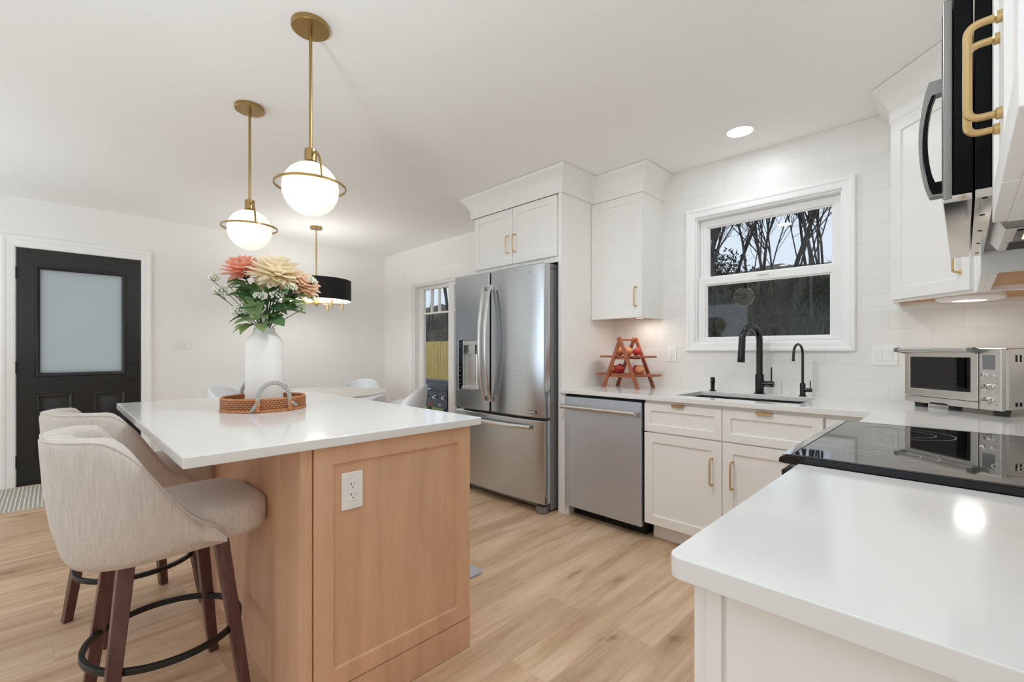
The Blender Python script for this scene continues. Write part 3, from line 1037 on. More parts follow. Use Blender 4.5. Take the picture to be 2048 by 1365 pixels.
def faucet(label, loc, br, bh, tr, zc, ar, dirv, zend, name, lev, head=True):
    f = thing(name, label, 'faucet', loc)
    mb = MB(); mb.lathe([(0, 0), (br * 1.3, 0), (br * 1.3, .004), (br, .008), (br, bh), (br * .9, bh + .003), (0, bh + .003)], n=24)
    mb.build('base_body', M['faucet'], f, smooth=True)
    d = Vector((dirv[0], dirv[1], 0)).normalized()
    path = [Vector((0, 0, bh - .005)), Vector((0, 0, (bh + zc) / 2)), Vector((0, 0, zc))]
    path += arc(d * ar + Vector((0, 0, zc)), ar, PI, 0.12, 18, d, (0, 0, 1))[1:]
    mb = MB()
    end = path[-1]
    if head:
        mb.tube(path, tr, 14)
        mb.build('spout', M['faucet'], f, smooth=True)
        dd = (path[-1] - path[-2]).normalized()
        q = [end - dd * .002 + (Vector((end.x, end.y, zend)) - end) * t + d * (.012 * t) for t in (0, .03, .5, .97, 1)]
        mb = MB(); mb.tube(q, [tr, tr * 1.06, tr * 1.08, tr * 1.15, tr * 1.05], 14); mb.build('spray_head', M['faucet'], f, smooth=True)
    else:
        path.append(Vector((end.x + d.x * .004, end.y + d.y * .004, zend)))
        mb.tube(path, tr, 12); mb.build('spout', M['faucet'], f, smooth=True)
        mb = MB(); mb.cyl(path[-1] + Vector((0, 0, -.004)), tr * 1.25, 0, .012, 14); mb.build('aerator', M['faucet'], f, smooth=True)
    L, z, lr, lh = lev
    mb = MB(); mb.cyl((0, 0, z), lr, .0, L, 18, 'x'); v = mb.build('valve', M['faucet'], f, bevel=.002)
    mb = MB(); mb.cyl((L - lr * .8, 0, z + lr * .6), lr * .24, 0, lh, 10); mb.build('lever', M['faucet'], v, smooth=True)
    return f
faucet('tall black gooseneck pull-down faucet behind the sink', (-.946, 3.25, ZT), .026, .125, .0195, .345, .092, (-.28, -1), .205, 'faucet', (.085, .066, .019, .098))
faucet('slim black filtered-water faucet right of the main faucet', (-.704, 3.255, ZT), .0155, .078, .0072, .262, .058, (-.2, -1), .222, 'water_filter_faucet', (.05, .040, .0125, .05), False)
f = thing('air_gap', 'small black cylinder fitting behind the sink left of the faucet', 'sink fitting', (-1.246, 3.25, ZT))
mb = MB(); mb.lathe([(0, 0), (.024, 0), (.024, .003), (.0145, .007), (.0135, .05), (.0155, .062), (.0155, .092), (.013, .096), (0, .096)], n=20); mb.build('body', M['faucet'], f, smooth=True)
mb = MB(); mb.prism([(-.004, .072), (-.0022, .072), (0, .079), (.0022, .072), (.004, .072), (.001, .083), (-.001, .083)], -.0165, -.0150, 'y'); mb.build('emblem', M['chrome'], f)

# ---------------------------------------------------------------- dishwasher
w = thing('dishwasher', 'stainless steel dishwasher with a bar handle below the counter', 'dishwasher', (-1.765, 2.66, 0))
mb = MB(w); mb.box(-2.078, -1.452, 2.672, 3.25, .07, .885); mb.box(-2.055, -1.47, 2.73, 3.2, .0, .07); mb.build('tub_body', M['dark'], w)
mb = MB(w); mb.box(-2.074, -1.458, 2.638, 2.671, .076, .872); dr = mb.build('front_panel', M['steel_dw'], w, bevel=.004)
mb = MB(w); mb.tube([(-2.075, 2.592, .803), (-1.475, 2.592, .803)], .0165, 18, up=(0, 0, 1)); mb.box(-2.066, -2.04, 2.592, 2.639, .795, .811); mb.box(-1.51, -1.484, 2.592, 2.639, .795, .811)
mb.build('bar_handle', M['steel_bar'], dr, smooth=True)

# ---------------------------------------------------------------- refrigerator
w = thing('refrigerator', 'large stainless steel french-door refrigerator with an ice dispenser', 'refrigerator', (-2.68, 2.6, 0))
FX0, FX1, FS, FY = -3.195, -2.165, -2.745, 2.50
mb = MB(w); mb.box(FX0 + .012, FX1 - .004, FY + .095, 3.25, .02, 1.812); mb.box(FX0 + .05, FX1 - .05, FY + .12, 3.2, 1.812, 1.82); mb.build('cabinet_body', M['steel_side'], w, bevel=.006)
def fridge_front(mb, x0, x1, z0, z1, hole=None, bulge=.022):
    n = 14
    if hole is None:
        ringsets = []
        for i in range(n + 1):
            t = i / n
            x = x0 + (x1 - x0) * t
            y = FY - bulge * (1 - (2 * t - 1) ** 2) + .016
            ringsets.append([(x, FY + .088, z0), (x, y, z0), (x, y, z1), (x, FY + .088, z1)])
        mb.loft(ringsets)
mb = MB(w); fridge_front(mb, FS + .004, FX1, .708, 1.848); rd = mb.build('right_door', M['steel'], w, bevel=.007, seg=3)
# left door: cut around the dispenser niche
DX0, DX1, DZ0, DZ1 = -3.142, -2.862, .872, 1.292
mb = MB(w); mb.cells([FX0, DX0, DX1, FS - .004], [.708, DZ0, DZ1, 1.848], lambda i, j: not (i == 1 and j == 1), FY + .004, FY + .088, 'y')
ld = mb.build('left_door', M['steel'], w, bevel=.007, seg=3)
mb = MB(w); mb.box(DX0 + .001, DX0 + .055, FY + .0, FY + .03, DZ0 + .001, DZ1 - .001); cp = mb.build('control_strip', M['gloss_black'], ld, bevel=.002)
for k, z in enumerate((1.265, 1.245, 1.06, 1.03, .985, .95, .915)):
    mb = MB(w); mb.box(DX0 + .016, DX0 + .036, FY - .0006, FY + .0001, z, z + .006); mb.build('indicator_mark', M['screen'], cp)
mb = MB(w)
mb.box(DX0 + .056, DX1 - .001, FY + .078, FY + .086, DZ0 + .001, DZ1 - .001)
mb.box(DX0 + .056, DX0 + .062, FY + .003, FY + .078, DZ0 + .001, DZ1 - .001); mb.box(DX1 - .007, DX1 - .001, FY + .003, FY + .078, DZ0 + .001, DZ1 - .001)
mb.box(DX0 + .062, DX1 - .007, FY + .003, FY + .078, DZ1 - .04, DZ1 - .001)
mb.build('dispenser_niche', M['steel_bar'], ld, bevel=.002)
mb = MB(w); mb.box(DX0 + .135, DX1 - .07, FY + .004, FY + .06, DZ1 - .115, DZ1 - .03); mb.build('ice_chute', M['steel_bar'], ld, bevel=.004)
mb = MB(w); mb.tube(rounded([(DX0 + .07, FY + .05, DZ1 - .03), (DX0 + .09, FY + .03, DZ1 - .06), (DX0 + .14, FY + .02, DZ1 - .075)], .03), .004, 8); mb.build('water_tube', M['plastic'], ld, smooth=True)
mb = MB(w); mb.tube([(DX1 - .1, FY + .066, DZ1 - .11), (DX1 - .1, FY + .07, DZ0 + .03)], .02, 14); mb.build('paddle', M['steel_bar'], ld, smooth=True)
mb = MB(w); mb.box(DX0 + .056, DX1 + .004, FY - .012, FY + .078, DZ0 + .001, DZ0 + .03); mb.build('drip_tray', M['steel_bar'], ld, bevel=.004)
mb = MB(w); fridge_front(mb, FX0, FX1, .075, .69); fd = mb.build('freezer_drawer', M['steel'], w, bevel=.007, seg=3)
def bow(x, dr):
    mb = MB(w)
    path = []
    for i in range(25):
        t = i / 24
        path.append((x, FY - .02 - .062 * math.sin(PI * t) ** .75, .80 + .93 * t))
    mb.tube(path, .018, 10, flat=.55, up=(0, -1, 0))
    for z in (.815, 1.715):
        mb.box(x - .014, x + .014, FY - .03, FY + .006, z - .02, z + .02)
    mb.build('bow_handle', M['steel_bar'], dr, smooth=True)
bow(FS - .034, ld); bow(FS + .036, rd)
mb = MB(w)
mb.tube([(x, FY - .012 - .045 * math.sin(PI * t) ** .6, .632) for x, t in ((FX0 + .13 + .78 * k / 20, k / 20) for k in range(21))], .018, 10, flat=.6, up=(0, -1, 0))
mb.build('bow_handle', M['steel_bar'], fd, smooth=True)
mb = MB(w); mb.box(FX0 + .02, FX1 - .02, FY + .07, FY + .094, .03, .073); mb.build('toe_grille', M['steel_side'], w, bevel=.004)
for x in (FX0 + .08, FX1 - .055):
    mb = MB(w); mb.lathe([(0, 0), (.045, 0), (.05, .012), (.046, .05), (0, .06)], (x, FY + .055, 0), 20); mb.build('foot', M['steel_side'], w, smooth=True)
for x in (FX0 + .1, FX1 - .06):
    mb = MB(w); mb.box(x - .05, x + .05, FY + .06, FY + .2, 1.814, 1.852); mb.build('hinge_cover', M['steel_side'], w, bevel=.006)
# round emblem and name badge
mb = MB(w); mb.tube(arc((-2.305, FY - .0008, 1.79), .0125, 0, 2 * PI * 23 / 24, 23, (1, 0, 0), (0, 0, 1)), .0014, 6, closed=True)
mb.box(-2.309, -2.307, FY - .002, FY - .0002, 1.787, 1.796); mb.box(-2.309, -2.302, FY - .002, FY - .0002, 1.785, 1.787)
em = mb.build('emblem', M['chrome'], rd)
mb = MB(w); mb.box(-2.345, -2.235, FY - .0015, FY + .008, .737, .757); bd = mb.build('name_badge', M['rubber'], rd, bevel=.001)
mb = MB(w); mb.box(-2.341, -2.239, FY - .0019, FY - .0014, .7405, .7535); mb.build('badge_face', M['steel_bar'], bd)

# ---------------------------------------------------------------- range
w = thing('range', 'black glass-top electric range set into the counter', 'range', (-.30, 2.092, 0), R(-90))
RW = .79
mb = MB(); mb.box(0, RW, .02, .62, .02, .915); mb.build('oven_body', M['steel_side'], w)
mb = MB(); mb.box(.004, RW - .004, -.022, .019, .185, .77); od = mb.build('oven_door', M['gloss_black'], w, bevel=.004)
mb = MB(); mb.tube([(.06, -.062, .735), (RW - .06, -.062, .735)], .012, 14, up=(0, 0, 1)); mb.box(.09, .11, -.062, -.022, .727, .743); mb.box(RW - .11, RW - .09, -.062, -.022, .727, .743); mb.build('bar_handle', M['steel_bar'], od, smooth=True)
mb = MB(); mb.box(.004, RW - .004, -.022, .019, .03, .175); mb.build('storage_drawer', M['steel'], w, bevel=.004)
mb = MB(); mb.prism([(.019, .78), (-.022, .78), (-.03, .90), (.019, .914)], .002, RW - .002, 'x'); cpn = mb.build('control_panel', M['gloss_black'], w, bevel=.004)
for x in (.08, .17, .62, .71):
    mb = MB(); mb.lathe([(0, 0), (.02, 0), (.018, -.022), (0, -.024)], (x, -.026, .845), 20, 'y'); mb.build('knob', M['steel_bar'], cpn, smooth=True)
mb = MB()
pr = [(-.036, .918), (-.034, .930), (-.024, .937), (.0, .9385), (.612, .9385), (.612, .916), (-.02, .916)]
mb.prism(pr, .001, RW - .001, 'x'); ck = mb.build('cooktop_frame', M['gloss_black'], w, bevel=.003, seg=3)
mb = MB(); mb.box(.012, RW - .012, -.006, .604, .9386, .9400); gl = mb.build('cooktop_glass', M['cooktop'], w, bevel=.0005)
mb = MB(); mb.box(.004, RW - .004, -.030, -.010, .9375, .9398); mb.build('front_trim', M['chrome'], w, bevel=.001)
for x0, x1 in ((.0005, .009), (RW - .009, RW - .0005)):
    mb = MB(); mb.box(x0, x1, -.02, .608, .9375, .9397); mb.build('side_trim', M['rubber'], w, bevel=.0008)
ringm = plain('grey_printed_ring', (150, 150, 150), .3)
for x, y, rr in ((.20, .17, .115), (.60, .17, .09), (.20, .45, .08), (.60, .45, .105)):
    mb = MB()
    for q in (rr, rr * .62):
        for a, b in ((q - .0012, q + .0012),):
            ri_ = [(x + a * math.cos(2 * PI * k / 64), y + a * math.sin(2 * PI * k / 64), .94025) for k in range(64)]
            ro_ = [(x + b * math.cos(2 * PI * k / 64), y + b * math.sin(2 * PI * k / 64), .94025) for k in range(64)]
            mb.loft([ri_, ro_], caps=False)
    mb.build('burner_ring', ringm, gl)

# ---------------------------------------------------------------- over-the-range microwave
w = thing('microwave', 'black and steel over-the-range microwave hung above the cooktop', 'microwave', (-.031, 2.092, 0), R(-90))
mb = MB(); mb.box(0, .79, .047, .372, 1.525, 1.928); mb.build('oven_case', M['case_black'], w, bevel=.002)
mb = MB(); mb.box(.0, .79, .016, .045, 1.522, 1.926); dr = mb.build('door', M['case_black'], w, bevel=.002)
mb = MB(); mb.box(-.001, .791, .0, .0155, 1.513, 1.928); mb.build('front_bezel', M['bezel'], dr, bevel=.004)
mb = MB(); mb.box(.06, .50, -.0015, .0002, 1.56, 1.89); mb.build('door_window', M['gloss_black'], dr, bevel=.001)
mb = MB(); mb.box(.585, .775, -.0015, .0002, 1.535, 1.905); mb.build('keypad', M['gloss_black'], dr, bevel=.001)
mb = MB()
x0, x1 = .522, .552
pa = [(0, 1.585), (-.034, 1.588), (-.045, 1.63), (-.050, 1.73), (-.045, 1.82), (-.034, 1.868), (0, 1.872), (0, 1.838), (-.022, 1.835), (-.030, 1.80), (-.034, 1.73), (-.030, 1.66), (-.022, 1.622), (0, 1.620)]
def bowcurve(y0, y1, za, zb, n=12):
    return [(-(y0 + (y1 - y0) * math.sin(PI * k / n) ** .7), za + (zb - za) * k / n) for k in range(n + 1)]
shell_ = [(0, 1.838), (0, 1.872)] + bowcurve(.030, .050, 1.872, 1.583)[0:] + [(0, 1.583), (0, 1.589)] + bowcurve(.024, .042, 1.590, 1.837)
mb.prism(shell_, x0, x1, 'x'); hd = mb.build('door_handle', M['bezel'], dr, bevel=.001)
mb = MB(); mb.prism(bowcurve(.0235, .0414, 1.8365, 1.5905) + [(-.0005, 1.5895), (-.0005, 1.620)] + bowcurve(.019, .033, 1.620, 1.8362), x0 + .002, x1 - .002, 'x'); mb.build('inner_grip', M['case_black'], hd)
# underside: polished front strips with screws, then a recessed tray with filter and lamp
mb = MB(); mb.box(.001, .789, .0, .044, 1.507, 1.5215); mb.build('door_bottom', M['chrome'], dr, bevel=.002)
mb = MB(); mb.box(.001, .789, .0475, .075, 1.507, 1.5245); us = mb.build('bottom_strip', M['chrome'], w, bevel=.001)
for x in (.06, .24, .43, .62, .78):
    mb = MB(); mb.cyl((x, .061, 0), .0045, 1.506, 1.5072, 14); mb.build('screw', M['rubber'], us)
mb = MB(); mb.box(.001, .789, .0755, .37, 1.518, 1.5245); bp = mb.build('bottom_plate', M['steel_side'], w)
mb = MB()
mb.loft([[(.19, .080, 1.5178), (.56, .080, 1.5178), (.56, .355, 1.5178), (.19, .355, 1.5178)], [(.205, .100, 1.484), (.53, .100, 1.484), (.53, .345, 1.484), (.205, .345, 1.484)]])
lh = mb.build('vent_box', M['oven_steel'], w, bevel=.003)
mb = MB(); mb.box(.37, .49, .135, .25, 1.4825, 1.4838); mb.build('lamp_lens', M['hood_lens'], lh)
mb = MB(); mb.cells([.355, .368, .492, .505], [.12, .133, .252, .265], lambda i, j: not (i == 1 and j == 1), 1.4815, 1.4838, 'z'); mb.build('lamp_frame', M['case_black'], lh)
mb = MB(); mb.box(.215, .345, .11, .335, 1.4828, 1.4839); gf = mb.build('grease_filter', M['steel_bar'], lh)
mb = MB()
for k in range(14):
    mb.box(.22 + k * .009, .2245 + k * .009, .115, .33, 1.4818, 1.4827)
mb.build('filter_mesh', M['slot'], gf)
# ---------------------------------------------------------------- toaster oven
w = thing('toaster_oven', 'brushed steel countertop toaster oven in the corner', 'toaster oven', (-.218, 3.09, ZT), math.atan2(-.656, .756))
TW, TD = .442, .285
mb = MB(); mb.box(.0, TW, .022, TD, .026, .292)
mb.build('housing', M['oven_steel'], w, bevel=.012, seg=3)
# door: frame with a glass window
mb = MB(); mb.cells([.006, .034, .318, .350], [.056, .094, .250, .276], lambda i, j: not (i == 1 and j == 1), -.002, .020, 'y')
dr = mb.build('oven_door', M['oven_steel'], w, bevel=.003)
mb = MB(); mb.box(.032, .320, .008, .012, .092, .252); mb.build('door_glass', M['oven_glass'], dr)
mb = MB(); mb.box(.032, .320, .0195, .0215, .092, .252); mb.build('cavity_face', M['dark'], w)
mb = MB(); mb.tube([(.04, .0165, .143), (.314, .0165, .143)], .0016, 8); mb.tube([(.04, .0165, .137), (.314, .0165, .137)], .0008, 6); mb.build('wire_rack', M['chrome'], w)
mb = MB(); mb.tube([(-.004, -.036, .284), (.352, -.036, .284)], .0095, 16, up=(0, 0, 1)); hb = mb.build('bar_handle', M['steel_bar'], dr, smooth=True)
for x0, x1 in ((-.012, .010), (.338, .362)):
    mb = MB(); mb.prism([(-.046, .274), (-.046, .294), (-.03, .297), (.006, .283), (.006, .265), (-.03, .274)], x0, x1, 'x'); mb.build('handle_bracket', M['steel_side'], hb, bevel=.003)
mb = MB(); mb.box(.353, .440, -.002, .021, .024, .290); cp = mb.build('control_panel', M['oven_steel'], w, bevel=.004)
mb = MB(); mb.box(.368, .416, -.0032, -.0018, .199, .262); mb.build('display', M['screen'], cp, bevel=.001)
for x, z, r, d_ in ((.376, .172, .0105, .012), (.409, .172, .0088, .003), (.392, .123, .0165, .018), (.392, .066, .0165, .018)):
    mb = MB(); mb.lathe([(0, -.002), (r * 1.12, -.002), (r * 1.12, -.004), (r, -.0045), (r * .96, -.004 - d_), (r * .8, -.005 - d_), (0, -.005 - d_)], (x, 0, z), 24, 'y')
    kb = mb.build('knob' if d_ > .01 else 'button', M['chrome'], cp, smooth=True)
    if d_ > .01:
        mb = MB(); mb.box(x - .0012, x + .0012, -.0062 - d_, -.0048 - d_, z - r * .1, z + r * .85); mb.build('pointer', M['slot'], kb)
mb = MB()
for z in (.158, .142, .104, .048):
    mb.box(.420, .426, -.0026, -.0019, z, z + .0022); mb.box(.358, .364, -.0026, -.0019, z + .004, z + .006)
mb.build('printed_marks', M['slot'], cp)
mb = MB(); mb.box(.006, .35, -.001, .021, .024, .054); mb.build('crumb_tray', M['oven_steel'], w, bevel=.002)
mb = MB(); mb.prism([(.132, .0235), (.225, .0235), (.215, .0315), (.14, .0315)], -.0018, -.0006, 'y'); mb.build('tray_grip', M['dark'], w)
for x in (.045, .40):
    for y in (.05, TD - .05):
        mb = MB(); mb.lathe([(0, 0), (.024, 0), (.028, .0265), (0, .0265)], (x, y, 0), 20); mb.build('foot', M['foot_grey'], w, smooth=True)
mb = MB()
for k in range(9):
    y = .06 + k * .02
    mb.box(TW - .001, TW + .0008, y, y + .008, .232, .262)
mb.build('vent_slots', M['dark'], w)
mb = MB()
for k in range(9):
    y = .06 + k * .02
    mb.box(TW - .001, TW + .0008, y, y + .010, .045, .062)
mb.build('vent_slots', M['dark'], w)

# ---------------------------------------------------------------- fruit stand with fruit
w = thing('fruit_stand', 'two-tier reddish wooden A-frame fruit stand on the counter', 'fruit stand', (-1.845, 3.14, ZT), R(-2))
def a_leg(x0, y, x1, z1, th=.017, wd=.027):
    mb = MB()
    dv = Vector((x1 - x0, 0, z1)).normalized(); nv = Vector((dv.z, 0, -dv.x))
    a = Vector((x0, y, 0)); b = Vector((x1, y, z1))
    ringsv = []
    for p, ext in ((a, 0), (b, .012)):
        q = p + dv * ext
        hw = wd / 2
        rr = [q - nv * hw, q + nv * hw]
        ringsv.append([(rr[0].x, y - th / 2, rr[0].z), (rr[1].x, y - th / 2, rr[1].z), (rr[1].x, y + th / 2, rr[1].z), (rr[0].x, y + th / 2, rr[0].z)])
    for i in range(4):
        x, yy, z = ringsv[0][i]
        ringsv[0][i] = (x - dv.x / dv.z * z, yy, 0.0)
    mb.loft(ringsv)
    return mb.build('leg', M['acacia'], w, bevel=.003)
for ys_ in (-.105, .085):
    o_ = -.014 if ys_ < 0 else .014
    a_leg(-.155, ys_, -.004, .372); a_leg(.155, ys_ + o_ * 1.25, .004, .372)
mb = MB(); mb.tube([(0, -.125, .368), (0, .11, .368)], .008, 12)
mb.lathe([(0, -.128), (.018, -.128), (.018, -.108), (0, -.108)], (0, 0, .368), 18, 'y'); mb.lathe([(0, .10), (.018, .10), (.018, .118), (0, .118)], (0, 0, .368), 18, 'y')
mb.build('top_rod', M['acacia'], w, smooth=True)
for z, hw in ((.100, .262), (.238, .222)):
    mb = MB()
    pts = []
    for cx, sg in ((hw - .03, 1), (-hw + .03, -1)):
        for k in range(9):
            a = R(-90 + 22.5 * k) if sg > 0 else R(90 + 22.5 * k)
            pts.append((cx + .03 * math.cos(a), .085 * math.sin(a) * .98 - .01))
    mb.prism(pts, z - .008, z + .006); sh = mb.build('shelf', M['acacia'], w, bevel=.003)
    for y0, y1 in ((-.094, -.084), (.064, .074)):
        mb = MB(); mb.box(-.11 if z < .2 else -.06, .11 if z < .2 else .06, y0, y1, z - .022, z - .008); mb.build('rail', M['acacia'], sh, bevel=.001)
def fruit(name, label, x, y, z, r, mat, tilt, cat, grp):
    f = thing(name, label, cat, (x, y, z), 0, grp)
    mb = MB()
    prof = []
    for i in range(15):
        a = PI * i / 14
        rr = r * math.sin(a) * (1 + .05 * math.cos(a))
        zz_ = -r * .93 * math.cos(a)
        if i < 3: zz_ += r * .10 * (1 - i / 3)
        if i > 11: zz_ -= r * .20 * (1 - (14 - i) / 3)
        prof.append((0 if i in (0, 14) else rr, zz_))
    mb.M = Matrix.Rotation(tilt[0], 4, 'X') @ Matrix.Rotation(tilt[1], 4, 'Y')
    mb.lathe(prof, (0, 0, 0), 22)
    sk = mb.build('flesh', mat, f, smooth=True, angle=80)
    mb = MB(); mb.M = Matrix.Rotation(tilt[0], 4, 'X') @ Matrix.Rotation(tilt[1], 4, 'Y')
    mb.tube([(0, 0, r * .70), (.001, 0, r * .88), (.003, 0, r * 1.02)], .0014, 6); mb.build('stem', M['stem'], f)
    return f
SH = ZT + .106
fruit('peach', 'orange peach at the left of the upper shelf of the fruit stand', -1.918, 3.13, SH + .138 + .031, .034, M['peach'], (.2, .3), 'peach', 'fruit on the stand')
fruit('apple', 'pale yellow apple in the middle of the upper shelf of the fruit stand', -1.838, 3.12, SH + .138 + .034, .037, M['apple_y'], (-.4, .2), 'apple', 'fruit on the stand')
fruit('apple', 'pink-red apple at the right of the upper shelf of the fruit stand', -1.775, 3.145, SH + .138 + .031, .034, M['apple'], (.1, -.3), 'apple', 'fruit on the stand')
fruit('peach', 'small brownish peach at the far left of the lower shelf of the fruit stand', -1.983, 3.15, SH + .031, .033, M['peach'], (.3, .3), 'peach', 'fruit on the stand')
fruit('apple', 'large pink-red apple left of center on the lower shelf of the fruit stand', -1.912, 3.12, SH + .037, .040, M['apple'], (.3, -.5), 'apple', 'fruit on the stand')
fruit('apple', 'dark red apple behind the yellow-red one on the lower shelf of the fruit stand', -1.778, 3.155, SH + .034, .036, M['apple'], (.1, .2), 'apple', 'fruit on the stand')
fruit('apple', 'yellow and red apple at the right of the lower shelf of the fruit stand', -1.722, 3.10, SH + .034, .036, M['apple_y'], (1.3, .2), 'apple', 'fruit on the stand')

# ---------------------------------------------------------------- island
ZI = .93
isl = thing('kitchen_island', 'stained maple kitchen island cabinet with a shaker end panel', 'kitchen island', (-2.25, .88, 0))
IX0, IX1, IY0, IY1 = -3.06, -1.445, .548, 1.192
mb = MB(isl); mb.box(IX0, IX1, IY0, IY1, .0, ZI - .0305); mb.build('carcass', M['maple'], isl, bevel=.001)
mb = MB(); mb.M = Matrix.Translation(Vector((IX1, .568, 0)) - isl.location) @ Matrix.Rotation(R(90), 4, 'Z')
mb.shaker(.0, .624, .122, ZI - .032, -.022, th=.0215, fr=.06, rec=.010); mb.build('end_panel', M['maple'], isl, bevel=.0015)
mb = MB(isl); mb.box(IX1 + .0005, IX1 + .021, .568, 1.192, .001, .118); mb.build('base_board', M['maple'], isl, bevel=.001)
mb = MB(isl); mb.box(IX1 + .0005, IX1 + .012, .532, .5655, .001, ZI - .032); mb.box(IX1 - .02, IX1, .532, .5475, .001, ZI - .032); mb.build('corner_stile', M['maple'], isl, bevel=.002)
# drawers and doors on the side that faces the sink
for k in range(3):
    x0 = IX0 + .02 + k * .53; x1 = x0 + .52
    mb = MB(); mb.M = Matrix.Translation(Vector((x1, IY1, 0)) - isl.location) @ Matrix.Rotation(R(180), 4, 'Z')
    mb.shaker(0, .52, .12, .68, -.02); dr = mb.build('cabinet_door', M['maple'], isl, bevel=.0015)
    mb = MB(); mb.M = Matrix.Translation(Vector((x1, IY1, 0)) - isl.location) @ Matrix.Rotation(R(180), 4, 'Z')
    mb.shaker(0, .52, .69, .88, -.02, fr=.045); mb.build('drawer_front', M['maple'], isl, bevel=.0015)
mb = MB(); mb.box(-3.115, -1.400, .230, 1.234, ZI - .03, ZI)
o = mb.build('countertop', M['quartz'], None, bevel=.003, seg=3)
tag(o, 'white quartz countertop on the kitchen island', 'countertop')
plate('outlet', 'white outlet set in the wooden end panel of the island', 'outlet', (-1.433, .6935, .742), R(90), .074, .122, 'duplex')

# ---------------------------------------------------------------- tray and vase
TX, TY, TR = -2.345, .702, .178
w = thing('wicker_tray', 'round tan woven rattan tray on the island', 'tray', (TX, TY, ZI))
def lathe_uv(mb, prof, n, su, sv):
    uv = mb.bm.loops.layers.uv.new('UVMap')
    V = [[mb.v((r * math.cos(2 * PI * i / n), r * math.sin(2 * PI * i / n), z)) for i in range(n)] for r, z in prof]
    acc = 0
    for k in range(len(prof) - 1):
        dl = math.hypot(prof[k + 1][0] - prof[k][0], prof[k + 1][1] - prof[k][1])
        for i in range(n):
            j = (i + 1) % n
            f = mb.f((V[k][i], V[k][j], V[k + 1][j], V[k + 1][i]))
            if f:
                for lp, (a, b) in zip(f.loops, ((i, acc), (i + 1, acc), (i + 1, acc + dl), (i, acc + dl))):
                    lp[uv].uv = (a / n * su, b * sv)
        acc += dl
mb = MB(); lathe_uv(mb, [(TR - .003, 0.0), (TR, .006), (TR, .05), (TR - .002, .056), (TR - .008, .056), (TR - .010, .05), (TR - .012, .008), (.001, .0078)], 72, 2 * PI * TR, 1.0)
mb.build('woven_wall', M['wicker'], w, smooth=True)
mb = MB(); mb.tube(arc((0, 0, .056), TR - .005, 0, 2 * PI * 71 / 72, 71, (1, 0, 0), (0, 1, 0)), .0055, 8, closed=True); mb.tube(arc((0, 0, .005), TR - .001, 0, 2 * PI * 71 / 72, 71, (1, 0, 0), (0, 1, 0)), .0045, 8, closed=True); mb.build('rim', M['wicker_plain'], w, smooth=True)
for sgn, ca in ((1, R(-4)), (-1, R(176))):
    hw = R(21)
    def onrim(a, z, r=TR + .004): return Vector((r * math.cos(a), r * math.sin(a), z))
    a0, a1 = ca - hw, ca + hw
    path = [onrim(a0, .028), onrim(a0, .05)]
    for k in range(13):
        t = k / 12
        q = .5 - .5 * math.cos(PI * t)
        p = onrim(a0, .056) * (1 - q) + onrim(a1, .056) * q
        path.append(Vector((p.x, p.y, .056 + .074 * math.sin(PI * t))))
    path += [onrim(a1, .05), onrim(a1, .028)]
    mb = MB(); mb.tube(path, .0092, 12); hd = mb.build('rope_handle', M['rope'], w, smooth=True)
    for a, sd in ((a0, -1), (a1, 1)):
        mb = MB(); p = onrim(a, .003, TR + .006); q = onrim(a, .052, TR + .006); mb.tube([p, q], .0085, 10); mb.build('rattan_wrap', M['wicker_plain'], w, smooth=True)
        mb = MB()
        p = onrim(a, .045, TR + .012); q = onrim(a + sd * R(8), .004, TR + .016)
        if sd > 0: q.z = .02
        for k in range(5):
            off = Vector((0, (k - 2) * .003, (k % 2) * .004))
            mb.tube([p, (p + q) / 2 + off * .6 + Vector((.004, 0, 0)), q + off], [.003, .0042, .0015], 6)
        mb.build('rope_tassel', M['rope'], hd, smooth=True)
VX, VY = -2.345, .702
w = thing('vase', 'tall matte white ceramic bottle vase standing in the rattan tray', 'vase', (VX, VY, ZI + .0082))
mb = MB(); mb.lathe([(0, 0), (.074, 0), (.079, .004), (.080, .012), (.080, .285), (.078, .304), (.070, .322), (.059, .337), (.049, .350), (.045, .360), (.045, .372), (.042, .374), (.039, .372), (.039, .35), (.03, .34), (0, .335)], n=48)
mb.build('body', M['vase'], w, smooth=True, angle=60)
